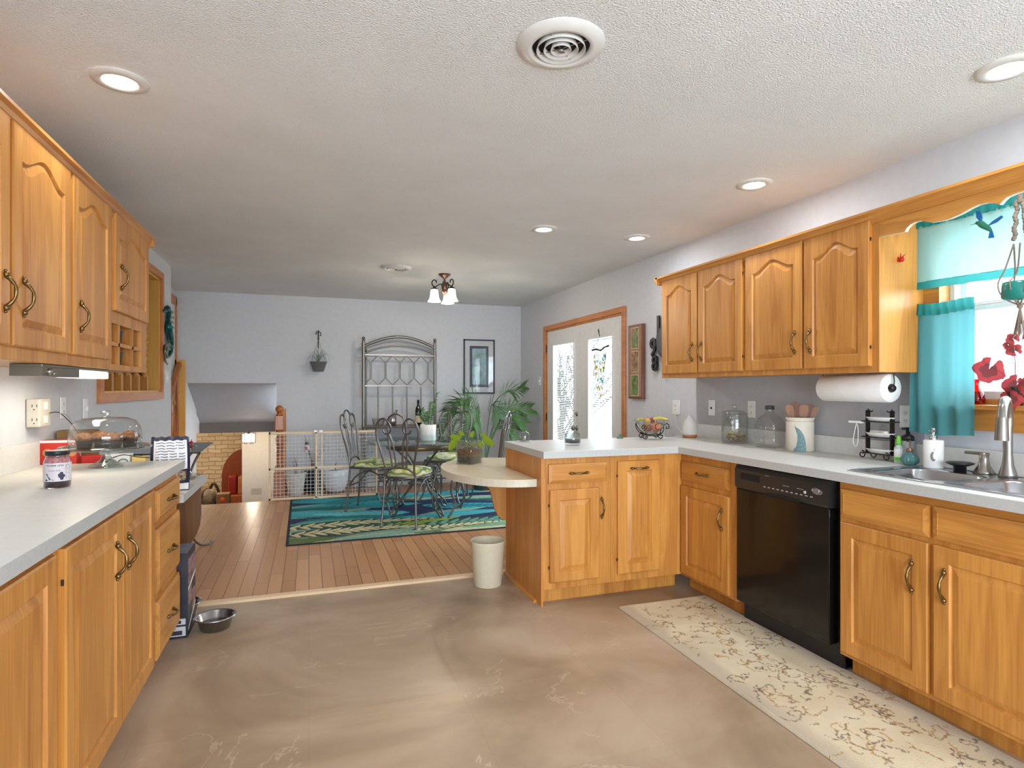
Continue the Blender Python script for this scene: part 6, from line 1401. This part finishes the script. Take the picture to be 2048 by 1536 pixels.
planter('black_planter', 'dark planter with many bare twigs between two pale pots', (.045, 7.68, .005), [(0, 0), (.10, 0), (.115, .25), (.12, .262), (.11, .262), (.1, .2), (0, .2)], mat('charcoal_planter', (44, 44, 54), .5), 14, .50, 5, .16)
planter('white_planter', 'large rounded glossy white planter behind the gate', (.305, 7.56, .005), [(0, 0), (.06, 0), (.11, .03), (.148, .11), (.162, .21), (.166, .285), (.16, .288), (.154, .28), (.15, .22), (0, .22)], mat('gloss_white_planter', (226, 232, 240), .2), 2, .12, 6, .03)
t = thing('garden_stake', 'white figure stake with red belly and dark hat among the twigs', 'ornament', (-.025, 7.66, .23))
m = M(); m.cyl((0, 0, 0), (0, 0, .26), .002); m.build('stake', iron, t)
m = M(); m.sphere((0, 0, .31), .034, 16, sz=1.5); m.build('figure', white_g, t)
m = M(); m.sphere((-.004, -.02, .315), .02, 12, sz=1.2); m.build('belly', mat('red_belly', (180, 34, 40), .5), t)
m = M(); m.lathe([(0, .40), (.018, .40), (.018, .368), (.024, .364), (0, .36)], seg=16, cap=False); m.build('hat', black_p, t)
# baseboard heater along the back wall
t = thing('baseboard_heater', 'low white slatted baseboard heater along the back wall', 'heater', (1.75, YB-.001, .006))
m = M(); m.bbox(-1.1, 1.05, -.06, 0, .03, .19, .004); m.build('casing', white_p, t)
m = M()
for z in (.055, .10, .145): m.box(-1.08, 1.03, -.0615, -.0595, z, z+.012)
m.build('slots', dark_hole, t)
m = M(); m.box(-1.05, 1.0, -.05, -.01, 0, .03); m.build('feet', white_p, t)
# ---------------------------------------------------------------- palm
t = thing('areca_palm', 'large areca palm with arching fronds in the dining corner', 'palm', (2.08, 7.15, .005))
m = M(); m.lathe([(0, 0), (.12, 0), (.15, .25), (.16, .27), (.148, .27), (.14, .23), (0, .23)], seg=32, cap=False); m.build('pot', mat('palm_pot', (96, 92, 86), .6), t)
rr = random.Random(12)
fronds = [(-155, .62, .95, .35), (-175, .50, 1.02, .22), (-120, .35, 1.08, .25), (150, .45, 1.15, .15), (10, .52, 1.24, -.06), (0, .58, 1.04, .02), (25, .45, 1.0, .25), (-30, .4, .85, .2), (-160, .42, .72, .22), (-60, .3, 1.1, .2), (180, .25, 1.18, .12), (-20, .5, .95, .12), (-140, .28, .9, .3)]
for k, (az, reach, top, droop) in enumerate(fronds):
    a_ = R(az)-math.atan(406/1180)*0; ca, sa = math.cos(a_), math.sin(a_)*.55; P = smooth([(.02*ca, .02*sa, .2), (.15*reach*ca, .15*reach*sa, .55), (.5*reach*ca, .5*reach*sa, top-.06), (.85*reach*ca, .85*reach*sa, top-.02-droop*.3), (reach*ca*1.1, reach*sa*1.1, top-droop)], 7); n = len(P)
    m = M(); m.tube(P, .006, 6, r1=.002)
    for i in range(int(n*.42), n-1):
        T = (P[min(i+1, n-1)]-P[i-1]).normalized(); side = T.cross(Vector((0, 0, 1)));
        if side.length < .1: side = Vector((1, 0, 0))
        side.normalize(); f_ = (i-n*.42)/(n*.58); ln = .30*(1-.55*f_)*(.55+.45*min(1, f_*4))
        for s in (-1, 1):
            for half in (0, .5):
                p = P[i]+(P[i+1]-P[i])*half; ot = T.cross(side); d = (T*.85+side*s*.55+ot*s*.62*(1 if k % 2 else -1)).normalized(); q = p+d*ln*.55; e = p+d*ln+Vector((0, 0, -.10*ln)); w_ = .0065; nn = T*w_
                m.add([p-nn*.4, p+nn*.4, q+nn, q-nn, e], [(0, 1, 2, 3), (3, 2, 4)])
    m.build('frond', leaf_g if k % 3 else leaf_d, t, fix=False)

# ---------------------------------------------------------------- lower level
t = thing('lantern', 'lit six-sided glass lantern hanging over the lower stairs', 'lamp', (-.82, 9.25, .674))
m = M(); m.cyl((0, 0, -.001), (0, 0, -.04), .02); hexp = [(.09*math.cos(PI/3*k), .09*math.sin(PI/3*k)) for k in range(6)]
for k in range(6): a, b2 = hexp[k], hexp[(k+1) % 6]; m.cyl((a[0], a[1], -.04), (a[0], a[1], -.17), .004, seg=6); [m.cyl((a[0], a[1], z), (b2[0], b2[1], z), .004, seg=6) for z in (-.04, -.17)]; m.sphere((a[0]*.6, a[1]*.6, -.185), .007, 8)
m.build('frame', iron, t); m = M(); m.prism([(x*.93, y*.93) for x, y in hexp], -.168, -.042, 'xy'); m.build('glass_panel', emit('lantern_glow', (255, 240, 214), 1.6), t)
point_light('lantern_lamp', (-.75, 9.05, .40), .06, 4.5)
t = thing('arched_board', 'tall arched brown board leaning before the stone wall', 'board', (-1.15, 12.45, -1.35))
m = M(); pts = [(-.42, 0)]+[(-.42, .75)]+[(.0-.42*math.cos(a_*PI/20), .95+.52*math.sin(a_*PI/20)) for a_ in range(21)]+[(.42, 0)]; m.prism(pts, -.03, .03, 'xz'); m.build('board', brick_brown, t)
t = thing('lower_cabinet', 'brown wooden chest in the lower room', 'chest', (-1.03, 11.6, -1.35))
m = M(); m.bbox(-.33, .45, -.25, .25, 0, .75, .01); m.build('body', mat('orange_brown_chest', (168, 92, 48), .5, noise=.1), t)
def low(name, lb, cat, x, y, z, mb, mm): return place(mb, name, mm, (x, y, z), lb, cat)
m = M(); m.bbox(-.20, .25, -.12, .12, 0, .30, .02); low('storage_case', 'tan lidded case on top of the brown chest downstairs', 'case', -1.00, 11.6, -.5995, m, mat('tan_case', (176, 112, 70), .6))
m = M(); m.bbox(-.07, .07, -.09, .09, 0, .34, .03); low('red_canister', 'red canister beside the tan case downstairs', 'canister', -1.275, 11.55, -.5995, m, mat('dark_red_plastic', (136, 24, 16), .4))
m = M(); m.bbox(-.10, .12, -.02, .02, 0, .26, .004); low('yellow_card', 'yellow square card standing on the case before the arched board', 'card', -.99, 11.62, -.298, m, mat('yellow_card', (220, 204, 112), .6, noise=.3, nscale=6))
t = thing('toy_stack', 'grey carton with two orange discs at the lower stairs', 'toy', (-1.35, 10.9, -1.35))
m = M(); m.bbox(-.10, .10, -.10, .10, 0, .88, .01); m.build('carton', mat('grey_carton', (150, 118, 90), .7), t)
for z in (.78, .56):
    m = M(); m.lathe([(0, -.105), (.045, -.105), (.045, -.09)], (0, 0, z), 20, axis='y'); m.build('orange_disc', mat('orange_plastic', (244, 104, 36), .4) if 'orange_plastic' not in bpy.data.materials else bpy.data.materials['orange_plastic'], t)
m = M(); m.bbox(-.04, .04, -.04, .04, 0, .66, .02); low('green_bottle', 'dark green bottle between orange discs and brown chest', 'bottle', -1.19, 10.9, -1.35, m, mat('dark_green', (40, 92, 44), .4))
t = thing('rocking_chair', 'dark curved wooden chair with grey blanket downstairs', 'chair', (-1.66, 11.15, -1.16))
m = M(); m.curve([(-.12, -.2, 0), (-.10, -.1, .45), (0, 0, .72), (.12, 0, .62), (.16, -.05, .3), (.12, -.1, 0)], .022); m.curve([(-.02, .2, 0), (0, .15, .5), (.1, .12, .8), (.2, .1, .6), (.24, .1, 0)], .022); m.box(-.10, .2, -.2, .2, .36, .40); m.build('frame', mat('dark_stain', (52, 30, 20), .5), t)
m = M(); m.sphere((.05, 0, .58), .14, 16, sz=1.1, sy=.5); m.build('blanket', mat('mottled_blanket', (140, 128, 110), .9, noise=.5, nscale=14), t)

# ---------------------------------------------------------------- outside
g = M(); g.box(WR+.14, 60, -30, 60, -.5, -.35); o = struct('ground_outside', g, mat('leaf_litter', (112, 110, 104), .95, noise=.15, nscale=2))
def bare_tree(name, lb, loc, h, seed, n0=9):
    rr = random.Random(seed); m = M()
    def br(p, d, L1, r, lev):
        q = p+d*L1; mid = (p+q)/2+Vector((rr.uniform(-1, 1), rr.uniform(-1, 1), rr.uniform(-1, 1)))*L1*.08; m.tube([p, mid, q], r, 5, r1=r*.6, cap=False)
        if lev == 0: return
        for k in range(3 if lev > 1 else 4):
            nd = (d+Vector((rr.uniform(-1, 1), rr.uniform(-1, 1), rr.uniform(-.3, .8)))*.8).normalized(); br(p+(q-p)*rr.uniform(.45, 1), nd, L1*rr.uniform(.55, .8), r*.55, lev-1)
    for k in range(n0): br(Vector((0, 0, 0)), Vector((rr.uniform(-.5, .5), rr.uniform(-.5, .5), 1)).normalized(), h*.45, h*.008, 3)
    t = thing(name, lb, 'shrub', loc); m.build('branches', mat('bark_'+name, (52, 50, 40), .9), t, fix=False); return t
bare_tree('garden_shrub', 'bare branching shrub outside seen through the left french door', (4.75, 10.9, -.35), 3.4, 3, 14)
bare_tree('window_shrub', 'faint bare shrub outside the sink window', (7.0, 3.2, -.35), 1.7, 8, 5)
